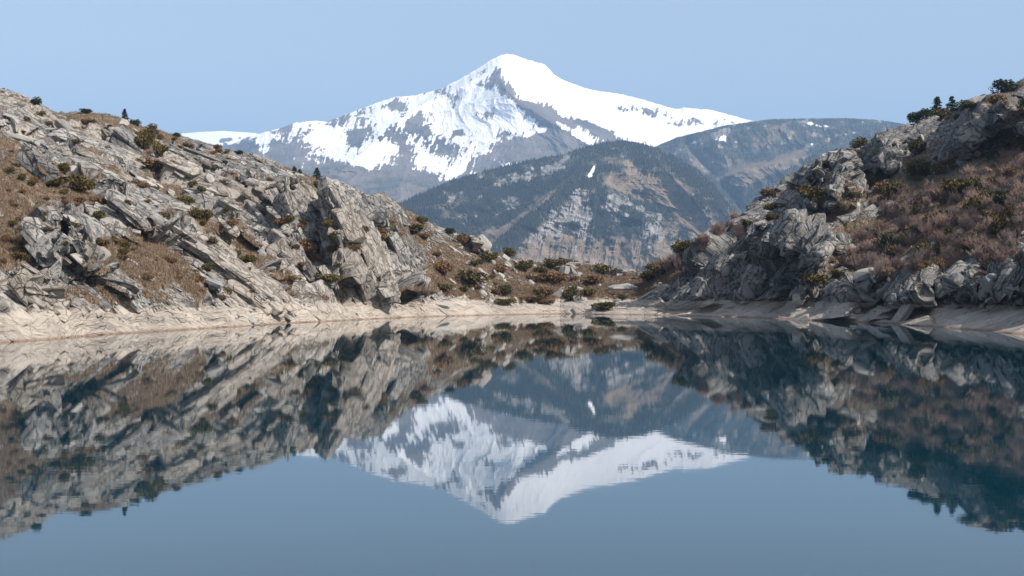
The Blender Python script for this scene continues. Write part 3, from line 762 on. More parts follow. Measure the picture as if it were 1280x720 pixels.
def on_bank(x, y):
    """World point of the shore's surface at the base of something seen at (x, y) of the photograph."""
    c = int(np.clip(np.searchsorted(COLS, x), 0, len(COLS) - 1))
    a = BP[NPRE:NPRE + NT_, c]
    yy = 360 - (a[:, 2] - CAM_H) / a[:, 1] * F
    ok = np.nonzero(np.abs(yy - y) < 1.2)[0]
    r = ok[np.argmin(a[ok, 1])] if len(ok) else int(np.argmin(np.abs(yy - y)))
    return Vector(a[r]), a[r, 1] / F                   # point, metres per photograph pixel there

# ------------------------------------------------------------------ far mountains
def far_sheet(name, sil, y_bot, d_top, d_bot, step, rows, relief, seed, mat, masks, extra=None, cliff=1.):
    xs = np.arange(sil[0][0], sil[-1][0] + step, step)
    top0 = interp(xs, sil); soft = lambda v, n: np.convolve(np.pad(v, n, mode='edge'), np.hanning(2 * n + 3)[1:-1] / np.hanning(2 * n + 3).sum(), 'valid'); tops = soft(top0, int(45 / step)); tn = relief.get('edge', .8) * fbm(np.stack([xs * relief.get('ef', .12), xs * 0, xs * 0 + seed], 1), 4, seed, .6)
    t = np.linspace(0, 1, rows)[:, None]
    X = np.repeat(xs[None], rows, 0)
    te = np.clip((t - .75) / .25, 0, 1) ** 2; Y = y_bot * (1 - t) + (top0[None] * te + tops[None] * (1 - te)) * t + tn[None] * t ** 14
    D = d_bot + (soft(interp(xs, d_top), int(60 / step))[None] - d_bot) * t ** cliff
    P0 = np.stack([(X - 640) / F * D, D, CAM_H + (360 - Y) / F * D], -1).reshape(-1, 3)
    w = np.stack([fbm(P0 / relief['L'] / 1.5, 3, seed + 5 + k) for k in range(3)], 1) * relief['L'] * .5
    off = relief['A'] * fbm((P0 + w * .55) / np.array([relief['L'] * .55, relief['L'] * 2.2, relief['L'] * 1.6]), 7, seed, .56, ridged=True)
    if extra is not None: off = off + extra(X.ravel(), Y.ravel(), P0)
    fade = np.clip((1 - t) / .06, 0.15, 1)
    D2 = D - off.reshape(D.shape) * fade
    P = np.stack([(X - 640) / F * D2, D2, CAM_H + (360 - Y) / F * D2], -1)
    at = {k: f(X.ravel(), Y.ravel(), P.reshape(-1, 3)).reshape(X.shape) for k, f in masks.items()}
    back = []
    for dd, dz in ((.012, .03), (.05, .16), (.12, .45), (.2, 1.)):
        q = P[-1].copy(); q[:, :2] *= 1 + dd; q[:, 2] = q[:, 2] * (1 - dz) - 10 * dz; back.append(q)
    Pf = np.concatenate([P, np.stack(back)], 0)
    atf = {k: np.concatenate([v, np.repeat(v[-1:], 4, 0)], 0) for k, v in at.items()}
    o = grid_mesh(name, Pf, atf, mat)
    tag(o, kind='structure')
    return X, Y, P, at

SIL1 = [(60, 262), (180, 222), (235, 200), (293, 179), (310, 171), (329, 166), (350, 160), (370, 153.5), (395, 151), (407, 152), (425, 146), (439, 141), (467, 130), (481, 125), (495, 121), (517, 119.5), (535, 115.5),
        (551, 111), (573, 100), (595, 87), (610, 77.5), (621, 71), (632, 67), (644, 69), (654, 73), (668, 77), (680, 80), (686, 86), (694, 94), (704, 100), (716, 105), (735, 111), (752, 114.5), (772, 117), (790, 121), (807, 125.5),
        (829, 132), (844, 136.5), (855, 134.5), (870, 136), (888, 137.5), (913, 144), (943, 152), (980, 168), (1060, 196), (1180, 240)]
ROCK1 = [(330, 190, 44, 12, 0, .7), (366, 178, 24, 18, 0, .9), (392, 196, 46, 20, 10, .8), (425, 152, 16, 6, -15, .8), (452, 166, 14, 22, 25, 1.2), (436, 175, 12, 14, 0, .5), (498, 131, 10, 7, 20, 1.2), (478, 134, 12, 3, -15, .7),
         (489, 172, 17, 13, -20, 1.1), (524, 162, 20, 10, 25, 1.2), (528, 148, 16, 6, -20, .7), (476, 176, 4, 9, 0, 1), (505, 190, 18, 14, 0, 1), (563, 115, 15, 9, 20, 1.1), (566, 132, 5, 4, 30, 1), (608, 142, 14, 7, 0, 1), (572, 166, 10, 5, 0, .8),
         (560, 188, 22, 12, 10, 1.2), (600, 203, 18, 8, -10, 1.), (470, 224, 70, 12, 8, 1.3), (530, 222, 60, 12, 20, 1.3), (610, 105, 22, 7, -12, 1.3), (621, 94, 4, 8, 10, 1.), (634, 112, 10, 10, 30, .9),
         (650, 128, 22, 7, 38, 1.5), (678, 142, 20, 9, 42, 1.6), (700, 160, 24, 12, 40, 1.5), (674, 178, 50, 16, 0, 1.5), (640, 192, 40, 12, -20, 1.2), (736, 158, 18, 6, 22, 1.4), (758, 168, 26, 7, 25, 1.4), (712, 190, 70, 14, 0, 1.4),
         (778, 136, 9, 4, 20, .9), (800, 136, 14, 7, 15, 1.15), (822, 141, 16, 8, 10, 1.1), (845, 156, 8, 3.5, 5, 1.2), (862, 150, 12, 5, 10, 1.1), (806, 162, 7, 3, 20, .9), (906, 153, 11, 5, 5, 1.), (760, 124, 6, 3, 10, .5),
         (300, 190, 30, 12, 0, 1.3), (668, 78, 8, 3, 30, .45), (352, 160, 18, 5, -15, .6),
         # snow that must stay
         (400, 186, 100, 22, 5, -.75), (632, 72, 26, 8, 10, -2.), (700, 110, 60, 14, 25, -1.3), (740, 138, 44, 14, 25, -1.2), (662, 100, 24, 24, 40, -1.2), (718, 167, 32, 4.5, 30, -2.2), (590, 165, 60, 10, 20, -.3), (600, 82, 26, 5, -35, -1.2), (668, 166, 16, 4, -20, -1.2),
         (640, 150, 26, 14, 30, -.9), (470, 190, 8, 22, 30, -1.2), (418, 180, 9, 20, -20, -1.1), (328, 185, 5, 12, 25, -1.0), (400, 205, 16, 5, 20, -.8), (540, 130, 40, 10, 10, -.7), (590, 120, 30, 14, 30, -.9), (535, 205, 14, 12, 30, -.6),
         (600, 180, 24, 7, -30, -.5), (560, 220, 18, 6, -25, -1.1), (522, 213, 18, 4, 10, -.5), (820, 165, 60, 9, 20, -.8), (880, 145, 60, 6, 10, -.5), (440, 205, 6, 10, 0, -.4)]

def m_snow(X, Y, P):
    line = np.interp(X, [200, 300, 400, 470, 540, 600, 700, 900], [216, 210, 220, 228, 240, 236, 232, 232])
    b = .8 * blobs(X, Y, ROCK1) + 1.2 * fbm(np.stack([X / 13 + Y / 30, Y / 17 - X / 50, X * 0], 1), 6, 501, .72) + 1.1 * fbm(np.stack([X / 3.2 + Y / 9, Y / 11, X * 0], 1), 4, 502, .7)
    left = sstep(470, 330, X) * .1
    b = b + left + sstep(-34, 18, Y - line) * 1.9 - .36 - .45 * sstep(640, 720, X) * sstep(60, 20, Y - np.interp(X, [620, 940], [67, 150]))
    return 1 - sstep(-.8, .8, b)

def arete(X, Y, P0):               # the sharp rib from the summit down to the right
    rx = np.interp(Y, [67, 95, 120, 150, 180, 210, 260], [631, 622, 640, 684, 735, 800, 880])
    d = X - rx
    rib = np.where(d < 0, np.exp(-np.abs(d) / 60.), np.exp(-np.abs(d) / 120.)) * 700
    rx2 = np.interp(Y, [110, 150, 220], [560, 500, 420]); rib += np.exp(-np.abs(X - rx2) / 30.) * 260
    rx3 = np.interp(Y, [117, 150, 190], [775, 800, 850]); rib += np.exp(-np.abs(X - rx3) / 30.) * 160
    return rib * sstep(60, 110, Y) * sstep(300, 190, Y)

one = lambda v: (lambda X, Y, P: np.full(X.shape, v))
far_sheet('snow_mountain', SIL1, 285, [(60, 11500), (330, 11000), (632, 12500), (900, 12800), (1180, 13000)], 8200, .75, 300, dict(A=190, L=1100., vz=1.6, edge=.9, ef=.2), 300, M_SNOWM,
          dict(snow=m_snow, low=lambda X, Y, P: sstep(-8, 14, Y - np.interp(X, [200, 330, 420, 480, 560, 700], [200, 212, 205, 212, 232, 240])),
               tint=lambda X, Y, P: sstep(-.2, .4, fbm(P / 700., 4, 511) + blobs(X, Y, [(370, 175, 40, 20, 0, .5), (450, 165, 20, 20, 0, .3)]))), arete, 1.1)
far_sheet('snow_plateau', [(-260, 200), (0, 186), (150, 178), (200, 171), (228, 167), (250, 165), (275, 163.6), (300, 165), (320, 166.5), (345, 172), (420, 195)], 215, [(-260, 15500), (420, 15500)], 14000, 1.2, 40, dict(A=40, L=900., edge=.4), 320, M_SNOWM,
          dict(snow=lambda X, Y, P: 1 - sstep(-.1, .2, blobs(X, Y, [(282, 175, 9, 3, -10, .9), (300, 172, 3, 2, 0, .5)]) + .5 * fbm(np.stack([X / 6, Y / 3, X * 0], 1), 3, 521) + sstep(176, 186, Y) - .45), low=one(0.), tint=one(.2)))

SIL4 = [(700, 235), (780, 200), (812, 186), (845, 172), (880, 163.5), (905, 157), (943, 151.5), (962, 149), (1010, 148), (1060, 147.5), (1100, 150), (1130, 155), (1200, 170), (1320, 205), (1500, 260)]
ROCK4 = [(900, 171, 12, 8, -20, .75), (868, 180, 12, 6, -20, .4), (1030, 160, 20, 3, 0, .9), (1010, 152, 26, 2.5, 0, .5), (1086, 152, 16, 3, 0, .5), (1056, 168, 16, 2.2, -8, .8), (1018, 181, 7, 5, 0, .8), (896, 201, 26, 3, -18, .7), (975, 178, 30, 3, -20, .3), (920, 225, 14, 8, 0, .4)]
BROWN4 = [(872, 196, 18, 12, 50, .8), (895, 204, 22, 8, -15, .9), (945, 215, 24, 12, -25, .9), (985, 200, 26, 10, -25, .9), (925, 215, 14, 12, 20, .8), (1000, 168, 30, 8, -10, .35), (960, 170, 30, 12, -30, .55), (1040, 175, 30, 8, 0, .3), (930, 260, 20, 20, 0, .4), (905, 225, 10, 16, -40, .4)]
def ridge4(X, Y, P0):
    ry = np.interp(X, [800, 880, 930, 990, 1060, 1130], [215, 222, 203, 190, 178, 172])   # the nearer shoulder
    r = 900 * sstep(ry - 2, ry + 10, Y)
    vx = np.interp(Y, [180, 230, 300], [858, 905, 950])
    return r - 300 * np.exp(-np.abs(X - vx) / 16.)
def speck(seed, sx, sy, a): return lambda X, Y: a * fbm(np.stack([X / sx, Y / sy, X * 0], 1), 5, seed, .65)
sp4, sp3 = speck(601, 9, 8, 1.3), speck(602, 12, 10, 1.3)
F4 = far_sheet('forested_ridge', SIL4, 345, [(700, 8600), (1500, 9400)], 6400, 1., 170, dict(A=330, L=900., vz=1.8, edge=.7, ef=.3), 340, M_HILL,
               dict(rock=lambda X, Y, P: np.clip(blobs(X, Y, ROCK4) * .95 + sp4(X, Y) * .85 - .02, 0, 1), brown=lambda X, Y, P: np.clip(blobs(X, Y, BROWN4) + sp4(X, Y) * .5, 0, 1),
                    snow=lambda X, Y, P: np.clip(blobs(X, Y, [(902, 171, 10, 7, 0, .62), (868, 178, 7, 3, 0, .5), (1020, 156, 36, 3.5, 0, .5), (1085, 153, 16, 3, 0, .5), (1018, 181, 6, 4, 0, .5), (896, 201, 20, 2, -18, .35)]) + sp4(X + 40, Y) * .55 - .05, 0, 1)), ridge4)
SIL3 = [(440, 290), (470, 270), (502, 253), (527, 242), (558, 228), (589, 218), (611, 212), (632, 207.5), (663, 200), (700, 194), (735, 183), (760, 176.5), (779, 175.5), (797, 178), (819, 184), (845, 196), (872, 212), (893, 232), (915, 262), (940, 292), (985, 330), (1040, 352)]
ROCK3 = [(705, 262, 18, 24, 30, .8), (735, 268, 14, 26, 10, .8), (725, 245, 10, 14, 0, .8), (778, 262, 26, 16, 20, .85), (812, 285, 12, 22, 20, .8), (690, 290, 24, 12, -50, .7), (728, 295, 20, 22, 20, .38), (795, 290, 24, 10, 0, .5), (668, 300, 14, 8, -40, .5),
         (560, 250, 24, 7, -25, .35), (620, 235, 26, 8, -25, .38), (670, 218, 26, 9, -20, .42), (700, 205, 22, 6, -20, .35), (585, 270, 24, 8, -40, .35), (640, 252, 26, 7, -35, .3), (830, 280, 10, 22, 20, .35), (880, 275, 16, 10, 30, .5)]
BROWN3 = [(810, 232, 44, 18, 12, .95), (850, 255, 34, 14, 45, .95), (782, 225, 26, 9, 0, .6), (720, 318, 64, 18, 0, .9), (672, 305, 26, 14, -50, .8), (780, 318, 50, 18, 0, .8), (650, 272, 60, 4, -38, .8), (615, 292, 16, 10, -30, .6), (880, 290, 20, 18, 50, .7), (835, 298, 14, 22, 0, .5), (560, 262, 30, 10, -20, .25), (760, 200, 26, 6, 10, .45), (700, 300, 30, 20, 0, .5)]
def ridge3(X, Y, P0):
    rx = np.interp(Y, [176, 205, 240, 280, 320], [775, 735, 690, 648, 600])
    d = X - rx
    r = np.where(d < 0, np.exp(-np.abs(d) / 22.), np.exp(-np.abs(d) / 60.)) * 420
    rx = np.interp(Y, [176, 210, 250, 300], [790, 830, 868, 905]); r += np.exp(-np.abs(X - rx) / 26.) * 260
    r += sstep(225, 260, Y) * sstep(640, 690, X) * sstep(840, 800, X) * 60 * fbm(np.stack([X / 13 + Y / 60, Y / 50, X * 0], 1), 4, 811, .6, ridged=True)
    return r * sstep(176, 215, Y)
F3 = far_sheet('forested_mountain', SIL3, 362, [(440, 5200), (775, 6300), (1040, 5200)], 4000, .8, 230, dict(A=220, L=520., vz=1.7, edge=.8, ef=.3), 360, M_HILL,
               dict(rock=lambda X, Y, P: np.clip(blobs(X, Y, ROCK3) * .72 + sp3(X, Y) * .85, 0, 1),
                    brown=lambda X, Y, P: np.clip(blobs(X, Y, BROWN3) + sp3(X + 90, Y) * .5, 0, 1),
                    snow=lambda X, Y, P: np.clip(blobs(X, Y, [(742, 211, 1.6, 4, 14, 1.), (740, 215, 1.9, 4, 20, 1.), (737.5, 219, 2.6, 3., 35, 1.)]), 0, 1)), ridge3)

def forest(name, sheets, h, seed):
    rng = np.random.default_rng(seed)
    Vs, Ts, base = [], [], 0
    for (X, Y, P, at), count in sheets:
        cover = np.maximum.reduce([at['rock'] * 1.1, at['brown'] * 1.15, at['snow'] * 1.4])
        cover = cover[1:-1, 1:-1]
        nz = fbm(P[1:-1, 1:-1].reshape(-1, 3) / 90., 4, seed, .6).reshape(cover.shape)
        pr = np.clip(1.05 - cover * 2.1 + nz * .7, 0, 1) ** 1.5
        pr = pr / pr.sum()
        pick = rng.choice(pr.size, count, p=pr.ravel())
        nc = cover.shape[1]
        r, c = pick // nc + 1, pick % nc + 1
        f = rng.random((count, 1)); g = rng.random((count, 1))
        p = P[r, c] * (1 - f) + P[r, c - 1] * f; p = p + (P[r - 1, c] - P[r, c]) * g * .9
        hh = h * rng.uniform(.55, 1.25, count); w = hh * rng.uniform(.17, .25, count)
        k = 5
        a = np.arange(k) / k * 2 * math.pi + rng.random((count, 1)) * 6
        ring = np.stack([p[:, 0:1] + np.cos(a) * w[:, None], p[:, 1:2] + np.sin(a) * w[:, None], np.repeat(p[:, 2:3] - 1. + hh[:, None] * .08, k, 1)], -1)
        tip = p + np.stack([hh * 0, hh * 0, hh], 1)
        V = np.concatenate([ring, tip[:, None]], 1)
        i = np.arange(count)[:, None] * (k + 1)
        T = np.stack([np.stack([i[:, 0] + j, i[:, 0] + (j + 1) % k, i[:, 0] + k], 1) for j in range(k)], 1).reshape(-1, 3)
        Vs.append(V.reshape(-1, 3)); Ts.append(T + base); base += count * (k + 1)
    me = tri_mesh(name, np.concatenate(Vs), np.concatenate(Ts), M_FOREST)
    tag(link(name, me), 'dark conifer forest covering the far slopes below the snow', 'forest', kind='stuff')
forest('forest', [(F3, 48000), (F4, 42000)], 12.5, 5)

# ------------------------------------------------------------------ ground, lake
def plain_sheet(name, x0, x1, y0, y1, z, mat):
    me = bpy.data.meshes.new(name)
    me.from_pydata([(x0, y0, z), (x1, y0, z), (x1, y1, z), (x0, y1, z)], [], [(0, 1, 2, 3)])
    me.materials.append(mat)
    return tag(link(name, me), kind='structure')
plain_sheet('ground', -30000, 30000, -3000, 40000, -16, mat_plain('valley_ground', (.10, .09, .05), (.05, .055, .03), .01))

def lake():
    sel = np.arange(0, len(COLS), 6)
    pts = [(BP[NPRE, i, 0] * 1.0, BP[NPRE, i, 1]) for i in sel]
    out = []
    for (x, y), i in zip(pts, sel):
        L = math.hypot(x, y); k = (L + 14) / L
        out.append((x * k, y * k, 0))
    outer = [(-420, out[0][1], 0), (-420, -500, 0), (420, -500, 0), (420, out[-1][1], 0)]
    bm = bmesh.new()
    c = bm.verts.new((0, 0, 0))
    vs = [bm.verts.new(p) for p in out + outer[::-1]]
    for a, b in zip(vs, vs[1:] + vs[:1]): bm.faces.new((c, b, a))
    me = bpy.data.meshes.new('lake_water'); bm.to_mesh(me); bm.free()
    me.materials.append(mat_water())
    tag(link('lake_water', me), kind='structure')
lake()
# the shore behind the viewpoint
def back_shore():
    a = np.radians(np.linspace(150, 390, 120))
    rings = []
    for r, z in ((300, -6), (330, .5), (350, 5), (400, 9), (560, 20), (800, 12)):
        q = np.stack([np.cos(a) * r * 1.1, np.sin(a) * r * 1.15, np.full(a.shape, float(z))], 1)
        q[:, 2] += fbm(q / 40, 4, 700 + int(r)) * (2 if z < 6 else 7)
        rings.append(q)
    P = np.stack(rings)
    z = np.zeros(P.shape[:2])
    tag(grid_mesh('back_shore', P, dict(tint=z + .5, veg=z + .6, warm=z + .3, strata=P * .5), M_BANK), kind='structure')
back_shore()

# ------------------------------------------------------------------ rocks
def rock_mesh(name, dims, seed, mat, n=18, sub=2):
    rnd = random.Random(seed)
    bm = bmesh.new()
    for _ in range(n):
        v = Vector((rnd.gauss(0, 1), rnd.gauss(0, 1), rnd.gauss(0, 1))).normalized()
        v = Vector([math.copysign(abs(c) ** .62, c) for c in v])
        bm.verts.new((v.x * dims[0] / 2, v.y * dims[1] / 2, v.z * dims[2] / 2))
    bmesh.ops.convex_hull(bm, input=bm.verts)
    bmesh.ops.delete(bm, geom=[v for v in bm.verts if not v.link_faces], context='VERTS')
    bmesh.ops.bevel(bm, geom=list(bm.edges), offset=min(dims) * .05, segments=1, affect='EDGES', clamp_overlap=True)
    bmesh.ops.triangulate(bm, faces=bm.faces)
    bmesh.ops.subdivide_edges(bm, edges=bm.edges, cuts=sub, use_grid_fill=True)
    bm.verts.ensure_lookup_table()
    co = np.array([v.co[:] for v in bm.verts])
    d = fbm(co / (max(dims) * .18), 4, seed, .6) * min(dims) * .05
    nrm = co / (np.linalg.norm(co, axis=1, keepdims=True) + 1e-6)
    for v, q, k in zip(bm.verts, nrm, d): v.co += Vector(q) * float(k)
    me = bpy.data.meshes.new(name); bm.to_mesh(me); bm.free()
    me.materials.append(mat)
    return me
SLABS = {m: [rock_mesh('granite_slab', (1, .55, .26), 40 + i, mt) for i in range(5)] for m, mt in (('g', M_GREY), ('t', M_TAN))}
BLOCKS = {m: [rock_mesh('granite_boulder', (1, .8, .75), 60 + i, mt) for i in range(6)] for m, mt in (('g', M_GREY), ('t', M_TAN))}
QUARTZ = rock_mesh('white_boulder', (1, .6, .36), 88, M_WHITE)

def put_rock(x, y, w, ang, kind, label, group=None, tone='g', depth=1., rnd=random):
    p, s = on_bank(x, y)
    lib = SLABS if kind == 'slab' else BLOCKS
    me = QUARTZ if kind == 'white' else rnd.choice(lib[tone])
    nm = 'white_boulder' if kind == 'white' else ('granite_slab' if kind == 'slab' else 'granite_boulder')
    o = link(nm, me)
    W = w * s
    o.scale = (W, W * depth, W * (rnd.uniform(.85, 1.2)))
    o.rotation_euler = (R(rnd.uniform(-15, 25)), R(ang), R(rnd.uniform(-30, 30)))
    o.location = p + Vector((0, W * .12, W * .05))
    tag(o, label, 'boulder', group, 'thing')
    return o

rr = random.Random(3)
for x, y, w, a, kind, tone, lab in ROCKS:
    put_rock(x, y + w * .12, w, a, kind, lab, None, tone, 1., rr)
# jumbled boulders with nothing to tell them apart
def jumble(region, n, w0, w1, a0, a1, label, group, tone):
    k = 0
    while k < n:
        x, y = rr.uniform(region[0], region[2]), rr.uniform(region[1], region[3])
        if y < float(interp(x, RIDGE_Y)) + 5 or y > float(interp(x, SHORE_Y)) - 6: continue
        put_rock(x, y, rr.uniform(w0, w1) , rr.uniform(a0, a1), rr.choice(('slab', 'block', 'slab')), label, group, rr.choice(tone), 1., rr)
        k += 1
jumble((0, 335, 100, 376), 18, 8, 18, 0, 50, 'grey boulder in the jumble just above the shore band at lower left', 'jumbled boulders at lower left', 'gg')
jumble((310, 350, 400, 392), 26, 6, 14, 0, 60, 'small fractured boulder in the rock fall above the left centre shore', 'rock fall at left centre', 'tg')
jumble((130, 150, 330, 330), 46, 7, 16, 10, 50, 'granite block loose among the slabs of the left hillside', 'loose blocks on the left hillside', 'tg')
jumble((620, 322, 672, 356), 26, 6, 15, 20, 70, 'pale block of the boulder heap on the low ridge at the lake head', 'pale boulder heap at the lake head', 'tt')
jumble((560, 312, 640, 372), 20, 6, 15, 10, 60, 'pale rock among the shrubs left of the lake head', 'pale rocks left of the lake head', 'tt')
jumble((680, 342, 850, 384), 20, 4, 9, -30, 40, 'small pale stone on the dry grass of the lake head', 'small stones at the lake head', 'tt')
jumble((1160, 340, 1278, 374), 26, 8, 20, -80, 80, 'dark boulder of the row above the pale shore band at right', 'boulders above the right shore band', 'gg')
jumble((120, 380, 420, 414), 26, 3, 9, 0, 50, 'small loose stone on the bare shore band at left', 'loose stones on the left shore band', 'tt')
jumble((900, 378, 1270, 410), 26, 3, 9, -50, 10, 'small loose stone on the bare shore band at right', 'loose stones on the right shore band', 'tt')
jumble((985, 200, 1100, 262), 18, 8, 18, -70, 70, 'grey block on the broken crest of the right ridge', 'blocks on the right ridge', 'gg')

# ------------------------------------------------------------------ plants
def shrub_meshes(name, seed, mat, n=900, squash=.75, leaf=.085, lobes=6):
    """crown of many small leaf faces over a few branches; unit width"""
    rng = np.random.default_rng(seed)
    lc = rng.normal(0, 1, (lobes, 3)); lc /= np.linalg.norm(lc, axis=1)[:, None]
    lc *= rng.uniform(.08, .30, (lobes, 1)); lc[:, 2] = np.abs(lc[:, 2]) * squash * .9
    lr = rng.uniform(.13, .27, lobes)
    k = rng.integers(0, lobes, n)
    d = rng.normal(0, 1, (n, 3)); d /= np.linalg.norm(d, axis=1)[:, None]
    rad = lr[k] * rng.uniform(.45, 1.12, n) ** .6
    p = lc[k] + d * rad[:, None] * np.array([1.2, 1.2, squash])
    p[:, 2] += .16
    p[:, 2] = np.abs(p[:, 2])
    V, T = leafs(p, rng, leaf, up=.4)
    crown = tri_mesh(name + '_foliage', V, T, mat)
    tv, tt = [], []
    for i in range(lobes):
        tube(tv, tt, (0, 0, -.08), lc[i] * 1.1 + np.array([0, 0, .14]), .022, .008)
    stem = tri_mesh(name + '_stem', np.array(tv), np.array(tt), M_BARK)
    return crown, stem

def leafs(p, rng, size, up=0.):
    n = len(p)
    a = rng.normal(0, 1, (n, 3)); a[:, 2] += up; a /= np.linalg.norm(a, axis=1)[:, None]
    b = np.cross(a, rng.normal(0, 1, (n, 3))); b /= np.linalg.norm(b, axis=1)[:, None] + 1e-9
    s = (size * rng.uniform(.5, 1.3, n))[:, None]
    V = np.stack([p - b * s * .45, p + b * s * .45, p + a * s], 1).reshape(-1, 3)
    return V, np.arange(3 * n).reshape(-1, 3)

def tube(V, T, a, b, r0, r1, k=4):
    a, b = np.array(a, float), np.array(b, float)
    d = b - a; d /= np.linalg.norm(d) + 1e-9
    u = np.cross(d, [0.3, .9, .2]); u /= np.linalg.norm(u); v = np.cross(d, u)
    i0 = len(V)
    for c, r in ((a, r0), (b, r1)):
        for j in range(k):
            t = 2 * math.pi * j / k
            V.append(c + (u * math.cos(t) + v * math.sin(t)) * r)
    for j in range(k):
        j2 = (j + 1) % k
        T.append((i0 + j, i0 + j2, i0 + k + j2)); T.append((i0 + j, i0 + k + j2, i0 + k + j))

def bare_mesh(name, seed, mat, n=170):
    rng = random.Random(seed)
    V, T = [], []
    for _ in range(n // 9):
        az = rng.uniform(0, 6.28); tilt = rng.uniform(.05, .75)
        L = rng.uniform(.45, .8)
        x, y = math.cos(az) * tilt, math.sin(az) * tilt
        base = np.array([x * .08, y * .08, -.05]); mid = np.array([x * .30, y * .30, L * .5]); 
        tube(V, T, base, mid, .012, .009, 3)
        for _ in range(8):
            t = rng.uniform(.45, 1.)
            s = base + (mid - base) * t
            e = s + np.array([x * .28 + rng.uniform(-.13, .13), y * .28 + rng.uniform(-.13, .13), rng.uniform(.14, .42) * L * 1.25])
            tube(V, T, s, e, .0085, .004, 3)
            for _ in range(2):
                f = s + (e - s) * rng.uniform(.4, .95)
                tube(V, T, f, f + np.array([rng.uniform(-.09, .09), rng.uniform(-.09, .09), rng.uniform(.05, .15)]), .006, .003, 3)
    return tri_mesh(name, np.array(V), np.array(T), mat)

def conifer_mesh(name, seed, mat, tiers=13, wide=.34):
    rng = np.random.default_rng(seed)
    pts = []
    for i in range(tiers):
        z = .12 + .86 * i / tiers
        rad = wide * (1 - z) ** .8 * rng.uniform(.75, 1.15)
        for j in range(int(9 - 4 * i / tiers)):
            a = rng.uniform(0, 6.28); rr_ = rad * rng.uniform(.7, 1.1)
            m = 16
            t = rng.uniform(0, 1, m) ** .7
            q = np.stack([np.cos(a) * rr_ * t, np.sin(a) * rr_ * t, z - .10 * t * rr_ / wide + 0 * t], 1) + rng.normal(0, .016, (m, 3))
            pts.append(q)
    p = np.concatenate(pts + [np.array([[0, 0, .97], [0, 0, .94], [0.01, 0, .9]])])
    V, T = leafs(p, rng, .055, up=.3)
    crown = tri_mesh(name + '_crown', V, T, mat)
    tv, tt = [], []; tube(tv, tt, (0, 0, -.08), (0, 0, .95), .024, .004, 6)
    return crown, tri_mesh(name + '_trunk', np.array(tv), np.array(tt), M_BARK)

OL = [shrub_meshes('evergreen_shrub', 10 + i, M_OLIVE, 1100, .8) for i in range(5)]
DK = [shrub_meshes('dark_shrub', 30 + i, M_DARK, 1000, .95) for i in range(3)]
HE = [shrub_meshes('heath_bush', 50 + i, M_RUST, 900, .7, .07) for i in range(4)]
BARE = [bare_mesh('bare_bush', 70 + i, M_TWIG) for i in range(6)]
CONI = [conifer_mesh('small_conifer', 90 + i, M_DARK) for i in range(3)]

def put_plant(kind, x, y, w, h, label, group=None, rnd=random):
    """x, y: the middle of the plant in the photograph; w, h its size there in pixels"""
    yb = y + h * .42
    yb = max(yb, float(interp(x, RIDGE_Y)) + .5)
    p, s = on_bank(x, yb)
    lib, name, parts = dict(olive=(OL, 'evergreen_shrub', ('foliage', 'stem')), dark=(DK, 'dark_shrub', ('foliage', 'stem')), heath=(HE, 'heath_bush', ('foliage', 'stem')),
                            conifer=(CONI, 'small_conifer', ('crown', 'trunk')), bare=(BARE, 'bare_bush', None))[kind]
    pick = rnd.choice(lib)
    rz = rnd.uniform(0, 6.28)
    W, H = w * s, h * s
    p = p + Vector((0, .02 * W, .03 * H if kind in ('olive', 'dark', 'heath') else -.06 * H))
    if parts is None:
        o = link(name, pick, None, p); o.scale = (W * 1.1, W * 1.1, H * 1.15)
    else:
        o = bpy.data.objects.new(name, None); COL.objects.link(o); o.location = p
        o.empty_display_size = .2
        for part, me in zip(parts, pick):
            c = bpy.data.objects.new(part, me); COL.objects.link(c); c.parent = o
        kx = 1.05 if kind != 'conifer' else 1. / .5
        kz = {'olive': 1.7, 'dark': 1.5, 'heath': 1.9, 'conifer': 1.}[kind]
        o.scale = (W * kx * 1.3, W * kx * 1.3, H * kz * 1.14)
    o.rotation_euler = (0, 0, rz)
    tag(o, label, {'conifer': 'tree', 'bare': 'bare bush'}.get(kind, 'shrub'), group)
    return o

pr = random.Random(11)
for k, x, y, w, h, lab in PLANTS: put_plant(k, x, y, w, h, lab, None, pr)

def in_poly(x, y, poly):
    c = False; j = len(poly) - 1
    for i in range(len(poly)):
        if (poly[i][1] > y) != (poly[j][1] > y) and x < (poly[j][0] - poly[i][0]) * (y - poly[i][1]) / (poly[j][1] - poly[i][1]) + poly[i][0]: c = not c
        j = i
    return c
def scatter(kind, poly, n, w0, w1, hk, label, group):
    xs = [p[0] for p in poly]; ys = [p[1] for p in poly]; k = 0
    while k < n:
        x, y = pr.uniform(min(xs), max(xs)), pr.uniform(min(ys), max(ys))
        if not in_poly(x, y, poly): continue
        w = pr.uniform(w0, w1)
        put_plant(kind, x, y, w, w * hk * pr.uniform(.8, 1.2), label, group, pr); k += 1
scatter('bare', [(1045, 330), (1072, 296), (1098, 262), (1128, 225), (1150, 232), (1200, 222), (1262, 205), (1300, 195), (1300, 320), (1215, 322), (1180, 332), (1150, 342), (1110, 334)], 170, 18, 30, 1.0,
        'leafless pinkish brown bush in the dense thicket on the right hill', 'bare bushes of the right hill thicket')
scatter('bare', [(812, 336), (820, 314), (850, 296), (880, 286), (905, 268), (925, 262), (930, 275), (900, 300), (870, 322), (830, 342)], 46, 14, 24, 1.1,
        'leafless pinkish bush along the lower skyline of the right ridge', 'bare bushes on the lower right ridge')
scatter('heath', [(500, 280), (560, 300), (600, 325), (690, 335), (800, 348), (790, 372), (700, 380), (600, 378), (550, 355)], 14, 8, 18, .6,
        'small brown heath bush on the slopes round the lake head', 'heath bushes round the lake head')
